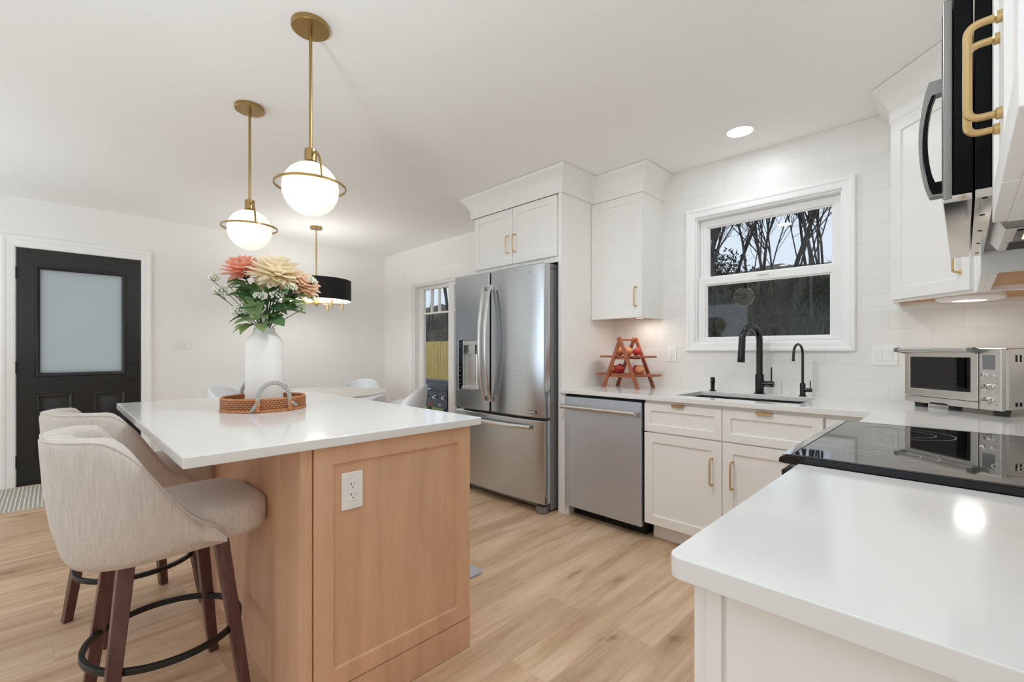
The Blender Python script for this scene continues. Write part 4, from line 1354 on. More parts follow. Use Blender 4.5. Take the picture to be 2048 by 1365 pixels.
# ---------------------------------------------------------------- pendants
def pendant(label, x, y):
    p = thing('pendant_light', label, 'pendant light', (x, y, ZC), R(8), 'globe pendants over the island')
    mb = MB(); mb.lathe([(0, 0), (.074, 0), (.075, -.002), (.075, -.020), (.073, -.022), (0, -.0225)], n=48); cn = mb.build('canopy', M['brass'], p, smooth=True)
    mb = MB(); mb.cyl((-.052, -.052, -.011), .004, -.002, .002, 10, 'y'); mb.build('set_screw', M['black'], cn)
    mb = MB(); mb.cyl((0, 0, 0), .0068, -.53, -.0224, 14); mb.build('rod', M['brass'], p, smooth=True)
    zc = -.687
    mb = MB(); mb.lathe([(0, -.523), (.024, -.523), (.0245, -.525), (.0245, -.572), (.030, -.578), (.05, -.589), (.052, -.593), (0, -.593)], n=32); mb.build('socket_cup', M['brass'], p, smooth=True)
    mb = MB(); mb.ball((0, 0, zc), .1105, 40, 24); mb.build('glass_globe', M['globe'], p, smooth=True, angle=180)
    mb = MB()
    n = 64
    prof = [(.1115, .004), (.139, .004), (.141, .0), (.139, -.004), (.1115, -.004)]
    rr = [[(r * math.cos(2 * PI * i / n), r * math.sin(2 * PI * i / n), zc + .012 + h) for r, h in [(.136, .0045), (.1405, .0045), (.1405, -.0045), (.136, -.0045)]] for i in range(n)]
    rr.append(rr[0])
    mb.loft(rr, caps=False)
    rg = mb.build('ring', M['brass'], p, smooth=True)
    for a in (R(-12), R(168)):
        d = Vector((math.cos(a), math.sin(a), 0))
        path = [d * .02 + Vector((0, 0, -.548)), d * .04 + Vector((0, 0, -.545)), d * .078 + Vector((0, 0, -.556)), d * .11 + Vector((0, 0, -.59)), d * .130 + Vector((0, 0, -.63)), d * .1385 + Vector((0, 0, zc + .012))]
        mb = MB(); mb.tube(rounded(path, .05, 4), .0048, 8); mb.build('arm', M['brass'], rg, smooth=True)
    L = bpy.data.lights.new('pendant_bulb', 'POINT'); L.energy = 7; L.color = (1, .98, .94); L.shadow_soft_size = .113
    lo = bpy.data.objects.new('pendant_bulb', L); COL.objects.link(lo); lo.parent = p; lo.location = (0, 0, zc)
    return p
pendant('brass globe pendant nearer the camera, the higher and larger in view', -1.937, .757)
pendant('brass globe pendant farther from the camera, above the flowers', -2.830, .772)

# ---------------------------------------------------------------- chandelier over the dining table
p = thing('chandelier', 'black drum shade chandelier on a brass rod over the dining table', 'chandelier', (-5.04, 2.03, ZC))
mb = MB(); mb.lathe([(0, 0), (.062, 0), (.063, -.003), (.063, -.026), (0, -.028)], n=36); mb.build('canopy', M['brass'], p, smooth=True)
mb = MB(); mb.cyl((0, 0, 0), .0085, -.86, -.027, 12); mb.build('rod', M['brass_l'], p, smooth=True)
mb = MB()
n = 72
for r, nm in ((.362, 'o'),):
    rr = [[((.355 if k in (0, 3) else .362) * math.cos(2 * PI * i / n), (.355 if k in (0, 3) else .362) * math.sin(2 * PI * i / n), z) for k, z in ((1, -.588), (2, -.812))] for i in range(n)]
    rr.append(rr[0]); mb.loft(rr, caps=False, closed=False)
sh = mb.build('drum_shade', M['shade_out'], p, smooth=True)
mb = MB()
rr = [[(.359 * math.cos(2 * PI * i / n), .359 * math.sin(2 * PI * i / n), z) for z in (-.588, -.812)] for i in range(n)]
rr.append(rr[0]); mb.loft(rr, caps=False, closed=False)
mb.build('shade_lining', M['shade_in'], sh, smooth=True)
mb = MB(); mb.lathe([(0, -.80), (.026, -.80), (.028, -.815), (.028, -.845), (.014, -.86), (.010, -.872), (0, -.874)], n=20); mb.build('hub', M['brass_l'], p, smooth=True)
for k in range(6):
    a = R(12 + 60 * k)
    d = Vector((math.cos(a), math.sin(a), 0))
    mb = MB(); mb.tube([d * .02 + Vector((0, 0, -.835)), d * .27 + Vector((0, 0, -.835))], .006, 8)
    mb.cyl(d * .27 + Vector((0, 0, -.835)), .011, -.062, .02, 12); mb.ball(d * .27 + Vector((0, 0, -.9)), .008, 10, 6)
    am = mb.build('arm', M['brass_l'], p, smooth=True)
    mb = MB(); mb.cyl(d * .27 + Vector((0, 0, -.815)), .010, 0, .09, 12); mb.build('candle_sleeve', M['candle'], am, smooth=True)
    mb = MB(); mb.lathe([(0, .0), (.010, .0), (.016, .02), (.010, .05), (0, .065)], d * .27 + Vector((0, 0, -.724)), 12); mb.build('bulb', M['globe'], am, smooth=True)

L = bpy.data.lights.new('chandelier_bulbs', 'POINT'); L.energy = 10; L.color = (.95, .97, 1); L.shadow_soft_size = .12
lo = bpy.data.objects.new('chandelier_bulbs', L); COL.objects.link(lo); lo.parent = p; lo.location = (0, 0, -.70)
# ---------------------------------------------------------------- recessed ceiling light in view
p = thing('recessed_light', 'round recessed ceiling light in front of the window', 'ceiling light', (-.983, 2.995, ZC))
mb = MB(); mb.lathe([(.072, -.001), (.093, -.001), (.092, -.005), (.074, -.007), (.072, -.003)], n=48); mb.build('trim_ring', M['trim'], p, smooth=True)
mb = MB(); mb.lathe([(0, -.003), (.0725, -.003), (.0725, -.001), (0, -.001)], n=40); mb.build('lens', M['lens'], p)
# puck lights under the two wall cabinets
p = thing('puck_light', 'small round puck light under the cabinet above the fruit stand', 'puck light', (-1.78, 3.20, 1.4695))
mb = MB(); mb.lathe([(0, 0), (.034, 0), (.034, -.010), (.028, -.013)], n=28); mb.build('housing', M['plastic'], p, smooth=True)
mb = MB(); mb.lathe([(.028, -.013), (0, -.0132)], n=28); mb.build('lens', M['puck'], p)
p = thing('puck_light', 'white disc light under the corner cabinet above the toaster oven', 'puck light', (.02, 3.05, 1.4695))
mb = MB(); mb.lathe([(0, 0), (.12, 0), (.12, -.018), (.112, -.028), (.06, -.031)], n=40); mb.build('housing', M['plastic'], p, smooth=True)
mb = MB(); mb.lathe([(.06, -.031), (0, -.0312)], n=28); mb.build('lens', M['puck'], p)

# ---------------------------------------------------------------- bar stools
def make_stool(label, x, y, rz):
    s = thing('bar_stool', label, 'bar stool', (x, y, 0), rz, 'bar stools at the island')
    # seat cushion (front is +y)
    def sq(hw, y0, y1, z, rc, n=6):
        pts = []
        for cx, cy, a0 in ((hw - rc, y1 - rc, 0), (-hw + rc, y1 - rc, 90), (-hw + rc, y0 + rc, 180), (hw - rc, y0 + rc, 270)):
            for k in range(n + 1):
                a = R(a0 + 90 * k / n)
                pts.append((cx + rc * math.cos(a), cy + rc * math.sin(a), z))
        return pts
    mb = MB()
    lv = [(.575, .03, .10), (.578, .010, .11), (.60, .001, .115), (.645, 0, .115), (.668, .004, .112), (.684, .018, .10), (.690, .045, .08), (.693, .10, .06)]
    rings_ = [sq(.222 - i, -.20 + i, .275 - i, z, rc) for z, i, rc in lv]
    vr = mb.loft(rings_)
    mb.build('seat', M['fabric'], s, smooth=True, angle=70)
    # tub back: swept section around a rounded U, arms falling to the seat
    N = 44
    mb = MB()
    rings_ = []
    hw, rc, yb, yf = .232, .17, -.262, .112
    st = hw * 0 + (yf - (yb + rc)); la = PI / 2 * rc; bk = 2 * (hw - rc)
    total = 2 * st + 2 * la + bk
    for i in range(N + 1):
        sdist = total * i / N
        u = sdist
        if u < st: px, py, nx, ny = hw, yf - u, 1, 0
        elif u < st + la:
            a = (u - st) / rc; px, py = hw - rc + rc * math.cos(a), yb + rc - rc * math.sin(a); nx, ny = math.cos(a), -math.sin(a)
        elif u < st + la + bk: px, py, nx, ny = hw - rc - (u - st - la), yb, 0, -1
        elif u < st + 2 * la + bk:
            a = (u - st - la - bk) / rc; px, py = -hw + rc - rc * math.sin(a), yb + rc - rc * math.cos(a); nx, ny = -math.sin(a), -math.cos(a)
        else: px, py, nx, ny = -hw, yb + rc + (u - st - 2 * la - bk), -1, 0
        e = min(sdist, total - sdist)           # distance from the arm end
        t = min(1, max(0, (e - .035) / .28))
        h = .655 + (.948 - .655) * (t * t * (3 - 2 * t)) ** 1.0
        if e < .06: h -= .055 * (1 - e / .06) ** 2.2
        fb = max(0, -ny)
        lean = .030 * fb
        th = .032 + .038 * min(1, e / .3)
        if e < .015: th *= .5 + .5 * e / .015
        z0 = .568
        def P(off, z):
            k = (z - z0) / .38
            return (px + nx * (off + (.006 + lean * .6) * k - .018 * math.sin(PI * min(1, k)) * 0), py + ny * (off + (.006 + lean) * k), z)
        H = h - z0
        sec = [P(.0, z0 + .03), P(.012, z0 + H * .3), P(.015, z0 + H * .55), P(.012, z0 + H * .8), P(.010, h - .022), P(.004, h - .006), P(-.006, h),
               P(-th * .75, h - .002 + .004), P(-th, h - .010), P(-th * 1.12, h - .035), P(-th * .9, z0 + H * .6), P(-th * .7, z0 + H * .3), P(-.022, z0 + .03), P(-.026, z0), P(-.014, z0)]
        rings_.append(sec)
    mb.loft(rings_)
    bk_ = mb.build('backrest', M['fabric'], s, smooth=True, angle=75)
    # piping along the outer top edge, and the seam across the back
    mb = MB(); mb.tube([Vector(r[5]) + Vector((0, 0, .002)) for r in rings_], .0022, 6); mb.build('piping', M['fabric'], bk_, smooth=True)
    mb = MB()
    m = rings_[N // 2]
    mb.tube([Vector(q) + Vector((0, 0, .0006)) for q in m[6:9]] + [Vector(m[9]) + Vector((0, .001, 0))], .0012, 6); mb.build('seam', M['fabric'], bk_)
    # plinth under the seat
    mb = MB(); mb.lathe([(0, .545), (.15, .545), (.15, .574), (0, .574)], n=32); mb.build('swivel_plate', M['black'], s)
    # legs
    for sx, sy in ((1, 1), (-1, 1), (-1, -1), (1, -1)):
        mb = MB()
        a = Vector((sx * .125, sy * .125, .562)); b = Vector((sx * .187, sy * .187, 0))
        ringsl = []
        for p, wv in ((b, .0165), (a, .021)):
            ringsl.append([(p.x - wv, p.y - wv, p.z), (p.x + wv, p.y - wv, p.z), (p.x + wv, p.y + wv, p.z), (p.x - wv, p.y + wv, p.z)])
        mb.loft(ringsl); lg = mb.build('leg', M['walnut'], s, bevel=.003)
        mb = MB(); mb.M = Matrix.Translation((b.x * .862, b.y * .862, .245)); mb.cyl((0, 0, 0), .004, -.004, .004, 10); mb.build('screw', M['black'], lg)
    mb = MB()
    n = 56
    rr = [[(r * math.cos(2 * PI * i / n), r * math.sin(2 * PI * i / n), .245 + h) for r, h in ((.206, .009), (.222, .009), (.222, -.009), (.206, -.009))] for i in range(n)]
    rr.append(rr[0]); mb.loft(rr, caps=False); mb.build('foot_ring', M['black'], s, bevel=.002)
    return s
make_stool('beige upholstered bar stool nearest the camera with dark wooden legs', -1.945, .275, R(3))
make_stool('beige upholstered bar stool farther away, partly hidden behind the nearer stool', -2.70, .275, R(17))

# ---------------------------------------------------------------- dining table and shell chairs
t = thing('dining_table', 'round cream dining table beyond the island', 'dining table', (-4.92, 2.0, 0))
mb = MB(); mb.lathe([(0, .735), (.66, .735), (.715, .748), (.72, .755), (.717, .760), (0, .760)], n=72); mb.build('tabletop', M['tabletop'], t, smooth=True)
mb = MB(); mb.lathe([(0, 0), (.30, 0), (.30, .012), (.12, .03), (.05, .1), (.042, .4), (.06, .68), (.14, .734), (0, .734)], n=40); mb.build('pedestal', M['shell'], t, smooth=True)
def shell_chair(label, x, y, rz):
    c = thing('shell_chair', label, 'chair', (x, y, 0), rz, 'white shell chairs around the dining table')
    mb = MB()
    # rows from the seat front up through the back; columns across
    prof = [(.235, .455, .20), (.20, .447, .215), (.10, .435, .225), (-.05, .432, .228), (-.15, .448, .226), (-.205, .50, .222), (-.228, .58, .215), (-.242, .68, .205), (-.250, .76, .185), (-.252, .82, .150)]
    m = 16
    rows = []
    for k, (y_, z_, hw) in enumerate(prof):
        row = []
        for i in range(m + 1):
            u = -1 + 2 * i / m
            au = abs(u)
            seat = 1 if k < 4 else max(0, 1 - (k - 3) / 4)
            wrap = 1 - seat
            x_ = hw * math.sin(u * PI / 2) if True else 0
            y2 = y_ + wrap * .20 * (1 - math.cos(u * PI / 2 * 1.0)) * 1.0
            arm = (.20 * (au ** 3)) * (1 if 1 < k < 5 else .6 if k == 1 else .15 if k == 0 else 0)
            z2 = z_ + arm - (.16 * au ** 2.2 if k >= 8 else .08 * au ** 2 if k == 7 else 0)
            row.append(Vector((x_ * (1.12 if k >= 2 else 1), y2, z2)))
        rows.append(row)
    V = [[mb.v(p) for p in r] for r in rows]
    for a, b in zip(V, V[1:]):
        for i in range(m):
            mb.f((a[i], a[i + 1], b[i + 1], b[i]))
    o = mb.build('shell', M['shell'], c, smooth=True, angle=180)
    so = o.modifiers.new('thickness', 'SOLIDIFY'); so.thickness = .012; so.offset = 0
    sb = o.modifiers.new('sub', 'SUBSURF'); sb.levels = sb.render_levels = 2
    mb = MB(); mb.tube([(-.10, .0, .425), (.10, 0, .425)], .012, 8); mb.tube([(0, -.10, .42), (0, .12, .42)], .012, 8); mb.build('seat_bracket', M['steel_bar'], c, smooth=True)
    for sx, sy in ((1, 1), (-1, 1), (-1, -1), (1, -1)):
        mb = MB(); mb.tube([(sx * .09, sy * .09, .425), (sx * .19, sy * .19, 0)], [.016, .011], 10); mb.build('leg', M['tabletop'], c, smooth=True)
    c.scale = (1.36, 1.16, 1.03)
    return c
# the open front of a chair is +y
shell_chair('white shell chair at the left, behind the vase and tray', -5.52, 1.42, R(-46))
shell_chair('white shell chair in the far corner behind the dining table', -5.40, 2.66, R(-145))
shell_chair('white shell chair nearest the patio door, its back to the glass', -4.30, 2.62, R(138))

# ---------------------------------------------------------------- rug and mat
o = thing('runner_rug', 'grey and cream striped runner rug in front of the black door', 'rug', (-5.42, -.10, 0))
mb = MB(); mb.box(-.415, .415, -.95, .95, .001, .012); mb.build('pile', M['rug'], o, bevel=.003)
mb = MB()
for a, b, c_, d_ in ((-.427, -.413, -.96, .96), (.413, .427, -.96, .96)): mb.box(a, b, c_, d_, .0008, .0128)
mb.box(-.413, .413, -.962, -.948, .0008, .0128); mb.box(-.413, .413, .948, .962, .0008, .0128)
mb.build('binding', M['rug_edge'], o)
mb = MB()
pts = []
for cx, cy, a0 in ((-1.87, 1.61, 0), (-2.60, 1.61, 90), (-2.60, 1.26, 180), (-1.87, 1.26, 270)):
    for k in range(6):
        a = R(a0 + 18 * k); pts.append((cx + .03 * math.cos(a), cy + .03 * math.sin(a)))
mb.prism(pts, .0005, .014)
tag(mb.build('floor_mat', M['mat'], None, bevel=.004), 'grey anti-fatigue mat on the floor behind the island', 'floor mat')
# ---------------------------------------------------------------- flowers in the vase
random.seed(11)
AX = Vector((.7098, .7044, 0))      # a horizontal direction across the bouquet
AF = Vector((.7044, -.7098, 0))     # towards the near side of the room
MOUTH = Vector((VX, VY, ZI + .0082 + .372))
def bq(u, h, f):
    """bouquet point: u across, h above the vase mouth, f towards the near side"""
    return MOUTH + AX * u + Vector((0, 0, h)) + AF * f
def leaf_mesh(mb, base, dirv, up, L, W, lobes=3, curl=.25):
    """a lobed leaf with a fold along its midrib"""
    d = dirv.normalized(); s = d.cross(up).normalized(); n = s.cross(d).normalized()
    m = 10
    mid, lf, rt_ = [], [], []
    for i in range(m + 1):
        t = i / m
        wd = W * math.sin(PI * min(1, t * .96 + .04)) ** .75 * (1 - .35 * t)
        if lobes: wd *= .72 + .34 * abs(math.sin(PI * lobes * t + .5))
        c = base + d * (L * t) + n * (curl * L * (t - t * t * 1.4))
        mid.append(mb.v(c)); lf.append(mb.v(c + s * wd + n * (wd * .35))); rt_.append(mb.v(c - s * wd + n * (wd * .35)))
    for i in range(m):
        mb.f((mid[i], mid[i + 1], lf[i + 1], lf[i])); mb.f((mid[i + 1], mid[i], rt_[i], rt_[i + 1]))
def stem_path(p, sag=.3):
    b = MOUTH + Vector((random.uniform(-.012, .012), random.uniform(-.012, .012), -.03))
    mid = b + Vector((0, 0, (p.z - b.z) * .55)) + (p - b) * sag * Vector((1, 1, 0)).length * 0 + Vector(((p.x - b.x) * sag, (p.y - b.y) * sag, 0))
    return [b * (1 - t) ** 2 + mid * 2 * t * (1 - t) + p * t * t for t in [k / 8 for k in range(9)]]
def dahlia(name, label, pos, rad, nrm, mat, leaves, seed):
    random.seed(seed)
    f = thing(name, label, 'flower', MOUTH, 0, 'flowers in the white vase')
    nrm = nrm.normalized(); t1 = nrm.orthogonal().normalized(); t2 = nrm.cross(t1)
    path = stem_path(pos - nrm * rad * .35)
    mb = MB(f); mb.tube(path, .0030, 7); mb.lathe([(0, -.012), (.004, -.012), (rad * .26, .0), (0, .004)], path[-1], 12); st_ = mb.build('stem', M['stem'], f, smooth=True)
    mb = MB(f)
    layers = [(16, .85, -.45, .72), (20, 1.0, -.16, .95), (20, .95, .08, .93), (18, .86, .30, .86), (16, .74, .52, .76), (13, .60, .76, .64), (10, .42, 1.0, .52), (7, .25, 1.28, .44)]
    for n_, rr, el, ln in layers:
        for k in range(n_):
            a = 2 * PI * (k + random.uniform(-.28, .28)) / n_ + rr * 3
            e = el + random.uniform(-.10, .10)
            rad_d = t1 * math.cos(a) + t2 * math.sin(a)
            d = rad_d * math.cos(e) + nrm * math.sin(e)
            upv = (nrm * math.cos(e) - rad_d * math.sin(e))
            sd = d.cross(upv).normalized()
            b = pos + nrm * (rad * .24 * (el - .2)) + rad_d * (rad * .10)
            L = rad * ln * random.uniform(.9, 1.07); W = rad * .135 * (1.15 - .35 * (1 - rr))
            rows = []
            for t, w_ in ((0, .35), (.3, .8), (.6, 1.05), (.85, .72), (1.0, .12)):
                c = b + d * (L * t) + upv * (L * (.22 * t * t - .10 * t) * (1 if el < .9 else -1.3))
                rows.append([mb.v(c + sd * (W * w_ * q) + upv * (W * .55 * q * q * w_)) for q in (-1, 0, 1)])
            for p, q in zip(rows, rows[1:]):
                for i in range(2):
                    mb.f((p[i], p[i + 1], q[i + 1], q[i]))
    bl = mb.build('bloom', mat, f, smooth=True, angle=180)
    mb = MB(f)
    for u, L, W, el, s2 in leaves:
        b = path[int(len(path) * u)]
        a = s2
        d = (AX * math.cos(a) + AF * math.sin(a)) * math.cos(el) + Vector((0, 0, math.sin(el)))
        leaf_mesh(mb, b, d, Vector((0, 0, 1)), L, W, 3)
    mb.build('leaves', M['leaf_d'], f, smooth=True, angle=180)
    return f
up_ = Vector((0, 0, 1))
dahlia('dahlia', 'coral pink dahlia, the tallest bloom at the left of the vase', bq(-.090, .272, .02), .094, up_ + AX * -.16 + AF * .22, M['petal_pink'],
       [(.80, .095, .034, .1, PI * .95), (.66, .12, .045, .05, PI * .8), (.5, .10, .036, .2, -.4), (.4, .11, .04, .1, PI * .6), (.3, .10, .04, -.1, .6)], 3)
dahlia('dahlia', 'large cream dahlia right of the pink bloom in the vase', bq(.078, .250, .04), .118, up_ + AX * .28 + AF * .30, M['petal_cream'],
       [(.75, .095, .036, .15, .3), (.6, .13, .05, .1, .1), (.45, .13, .052, -.05, -.5), (.35, .12, .05, -.1, .9), (.85, .08, .03, .1, 1.4)], 5)
dahlia('dahlia', 'pale peach dahlia at the right edge of the bouquet, half behind the cream one', bq(.165, .205, -.03), .085, up_ * .8 + AX * .62 + AF * .25, M['petal_peach'],
       [(.7, .09, .032, .1, .4), (.5, .11, .044, .0, -.2), (.35, .11, .045, -.1, 1.2)], 8)
dahlia('dahlia', 'cream dahlia low at the back of the bouquet behind the pink one', bq(.0, .215, -.07), .085, up_ * .9 - AF * .3, M['petal_cream'],
       [(.6, .11, .042, .1, 2.4), (.45, .12, .045, .0, -1.2)], 9)

def sprig(label, pos, rad, leaves, seed, mat='berry', squash=.8):
    random.seed(seed)
    f = thing('berry_sprig', label, 'flower', MOUTH, 0, 'flowers in the white vase')
    path = stem_path(pos - Vector((0, 0, rad * .7)), .42)
    mb = MB(f); mb.tube(path, .0016, 6)
    pts = []
    for k in range(74):
        a = k * 2.39996; z = 1 - 2 * (k + .5) / 46
        if z < -.55: continue
        q = math.sqrt(1 - z * z)
        r_ = rad * random.uniform(.72, 1.05)
        p = pos + Vector((q * math.cos(a) * r_, q * math.sin(a) * r_, z * r_ * squash))
        pts.append(p)
        if k % 3 == 0: mb.tube([path[-1], (path[-1] + p) / 2 + Vector((0, 0, .002)), p], .0008, 4)
    mb.build('stem', M['leaf_l'] if mat != 'berry' else M['stem'], f, smooth=True)
    mb = MB(f)
    for p in pts: mb.ball(p, random.uniform(.0042, .0064) * (rad / .03) ** .5, 7, 5)
    mb.build('berries', M[mat], f, smooth=True, angle=180)
    if leaves:
        mb = MB(f)
        for u, L, W, el, s2 in leaves:
            b = path[min(8, int(8 * u))]
            d = (AX * math.cos(s2) + AF * math.sin(s2)) * math.cos(el) + Vector((0, 0, math.sin(el)))
            leaf_mesh(mb, b, d, Vector((0, 0, 1)), L, W, 2)
        mb.build('leaves', M['leaf_l'], f, smooth=True, angle=180)
    return f
sprig('white berry sprig reaching farthest up at the left of the bouquet', bq(-.240, .236, .0), .024, [(.75, .06, .018, .3, 2.6)], 21)
sprig('white berry sprig at the far left just below the topmost one', bq(-.200, .172, .02), .032, [(.99, .075, .016, .5, PI)], 22)
sprig('small greenish berry sprig between the far-left sprig and the pink dahlia', bq(-.170, .206, -.02), .022, [(.8, .05, .02, .6, 1.4)], 23)
sprig('small white berry sprig under the pink dahlia', bq(-.118, .158, .02), .024, [(.9, .06, .022, .9, 2.2)], 24)
sprig('dense white berry sprig low at the left over the vase rim', bq(-.093, .078, .045), .036, [(.6, .10, .022, -.1, PI), (.5, .10, .034, -.35, 2.5), (.5, .09, .034, -.5, 1.9)], 25)
sprig('small greenish berry sprig in the middle under the blooms', bq(.0, .146, .05), .022, [(.7, .07, .026, .8, 1.2)], 26)
sprig('white berry sprig under the cream dahlia right of center', bq(.092, .148, .06), .030, [(.6, .085, .034, .0, .5)], 27)
sprig('white berry sprig at the right in front of the black drum shade', bq(.153, .184, .05), .028, [(.85, .085, .036, .05, .2)], 28)
sprig('white berry sprig at the far right beside the peach dahlia', bq(.212, .226, -.02), .024, [(.8, .09, .038, -.25, .1)], 29)
sprig('small white berry sprig hanging low at the right of the bouquet', bq(.168, .10, -.02), .018, [(.9, .06, .026, -.1, .4)], 30)
# big lobed leaves that fill the bottom of the bouquet
def leafy(label, items, mat, seed):
    random.seed(seed)
    f = thing('leaf_stem', label, 'foliage', MOUTH, 0, 'flowers in the white vase')
    mb = MB(f); ml = MB(f)
    for (u, h, fo), L, W, dirv in items:
        p = bq(u, h, fo); pa = stem_path(p, .5)
        mb.tube(pa, .0016, 5)
        leaf_mesh(ml, p, dirv, Vector((0, 0, 1)) + AF * .5, L, W, 3, .3)
    mb.build('stem', M['stem'], f, smooth=True); ml.build('leaves', mat, f, smooth=True, angle=180)
leafy('dark green lobed leaves right of center over the vase rim', [((.03, .06, .04), .12, .062, AX + Vector((0, 0, .35)) + AF * .3), ((.04, .03, .05), .11, .055, AX * .9 + Vector((0, 0, -.15)) + AF * .4), ((.06, .09, .02), .11, .05, AX + Vector((0, 0, .1))), ((.02, .10, .02), .10, .046, AX * .6 + Vector((0, 0, .7)))], M['leaf_d'], 41)
leafy('light green lobed leaf drooping over the front of the vase rim', [((-.01, .035, .05), .10, .044, AX * .7 + AF * .5 + Vector((0, 0, .1))), ((.015, .02, .05), .08, .036, AX * .4 + AF * .6 + Vector((0, 0, -.4))), ((-.02, .03, .05), .09, .038, -AX * .9 + AF * .4 + Vector((0, 0, -.15)))], M['leaf_l'], 42)
leafy('dark green lobed leaves at the left under the pink dahlia', [((-.03, .10, .03), .12, .05, -AX * .7 + Vector((0, 0, .75))), ((-.05, .16, .0), .10, .046, -AX * .8 + Vector((0, 0, .35))), ((-.01, .12, .03), .10, .03, -AX * .25 + Vector((0, 0, .9))), ((-.05, .05, .04), .10, .035, -AX + Vector((0, 0, -.2)))], M['leaf_d'], 43)
leafy('dark green lobed leaves filling the back of the bouquet', [((-.06, .12, -.05), .12, .05, -AX * .6 + Vector((0, 0, .6))), ((.02, .14, -.05), .12, .05, AX * .2 + Vector((0, 0, .8))), ((.08, .12, -.05), .12, .05, AX * .8 + Vector((0, 0, .4))), ((.04, .16, .02), .10, .05, AX * .5 + AF * .5 + Vector((0, 0, .3))), ((-.03, .17, .04), .10, .048, -AX * .4 + AF * .5 + Vector((0, 0, .2))), ((.10, .16, .04), .09, .045, AX * .5 + AF * .6)], M['leaf_d'], 45)
leafy('light green leaves rising in the middle of the bouquet', [((-.02, .05, .05), .11, .036, -AX * .35 + Vector((0, 0, .9))), ((.0, .03, .05), .10, .03, AX * .2 + Vector((0, 0, 1))), ((.05, .13, .0), .10, .044, AX * .7 + Vector((0, 0, .5))), ((.12, .10, .02), .09, .036, AX + Vector((0, 0, .25)))], M['leaf_l'], 44)

# ---------------------------------------------------------------- outside: deck, griddle, fence, lawn, woods
GZ = -.28
mb = MB(); mb.box(-9.0, -2.6, YW + .125, 5.6, GZ, -.06)
o = mb.build('deck', M['deck'], None); o['kind'] = 'structure'
mb = MB(); mb.box(-40, 16, YW + .13, 9.05, GZ - .2, GZ - .001)
o = mb.build('lawn', M['grass'], None); o['kind'] = 'structure'
mb = MB()
random.seed(5)
nx_, ny_ = 60, 36
def hill(x, y):
    b = max(0, y - 9.5)
    return GZ + .235 * b + (.25 * math.sin(x * .55 + y * .3) + .18 * math.sin(x * 1.3 - y * .7)) * min(1, b / 5)
G = [[mb.v((-80 + 100 * i / nx_, 9.0 + 44 * j / ny_, hill(-80 + 100 * i / nx_, 9.0 + 44 * j / ny_))) for j in range(ny_ + 1)] for i in range(nx_ + 1)]
for i in range(nx_):
    for j in range(ny_):
        mb.f((G[i][j], G[i + 1][j], G[i + 1][j + 1], G[i][j + 1]))
o = mb.build('hillside', M['leaf_litter'], None, smooth=True); o['kind'] = 'structure'

g = thing('griddle', 'black outdoor griddle with three knobs on the deck outside the patio door', 'griddle', (-5.95, 4.35, -.06))
z0 = -.06
mb = MB(g); mb.prism([(4.08, .60), (4.58, .60), (4.58, .70), (4.46, .74), (4.16, .74), (4.08, .70)], -6.50, -5.42, 'x'); mb.build('lid', plain('grey_griddle_lid', (62, 72, 78), .4), g, bevel=.01)
mb = MB(g); mb.tube([(-6.2, 4.05, .625), (-5.75, 4.05, .625)], .010, 10); mb.box(-6.2, -6.18, 4.05, 4.08, .618, .632); mb.box(-5.77, -5.75, 4.05, 4.08, .618, .632); mb.build('lid_handle', M['chrome'], g, smooth=True)
mb = MB(g); mb.box(-6.50, -5.42, 4.10, 4.56, .34, .598); bx_ = mb.build('burner_box', M['gloss_black'], g, bevel=.006)
for k, x in enumerate((-6.16, -5.94, -5.72, -5.50)):
    mb = MB(g); mb.lathe([(0, 4.1), (.030, 4.1), (.030, 4.092), (.020, 4.09), (.018, 4.062), (0, 4.06)], (x, 0, .50), 20, 'y'); mb.build('knob', M['chrome'], bx_, smooth=True)
orange = plain('orange_lettering', (206, 84, 36), .5)
Mt = Matrix.Translation(Vector((-6.03, 4.0985, .385)) - g.location) @ Matrix.Rotation(R(90), 4, 'X')
text_part('lettering', 'BLACKSTONE', .082, orange, bx_, Mt)
Mt = Matrix.Translation(Vector((-5.60, 4.0985, .385)) - g.location) @ Matrix.Rotation(R(90), 4, 'X')
text_part('size_mark', '28"', .06, M['plastic'], bx_, Mt)
for x in (-6.42, -5.98, -5.50):
    mb = MB(g); mb.box(x - .02, x + .02, 4.16, 4.20, z0, .34); mb.box(x - .02, x + .02, 4.46, 4.50, z0, .34); mb.box(x - .02, x + .02, 4.20, 4.46, .0, .03); mb.build('leg', M['black'], g)

f = thing('fence', 'tall fence of new yellow pine boards behind the griddle', 'fence', (-11, 7.9, GZ))
for k in range(46):
    x = -15.0 + k * .142
    random.seed(k)
    mb = MB(f); mb.prism([(x, GZ), (x + .131, GZ), (x + .131, 1.46), (x + .105, 1.49), (x + .028, 1.49), (x, 1.46)], 7.88 + random.uniform(-.003, .003), 7.90, 'y'); mb.build('board', M['fence'], f)
for z in (.05, .6, 1.2):
    mb = MB(f); mb.box(-15, -4.5, 7.902, 7.94, z, z + .09); mb.build('rail', M['fence'], f)

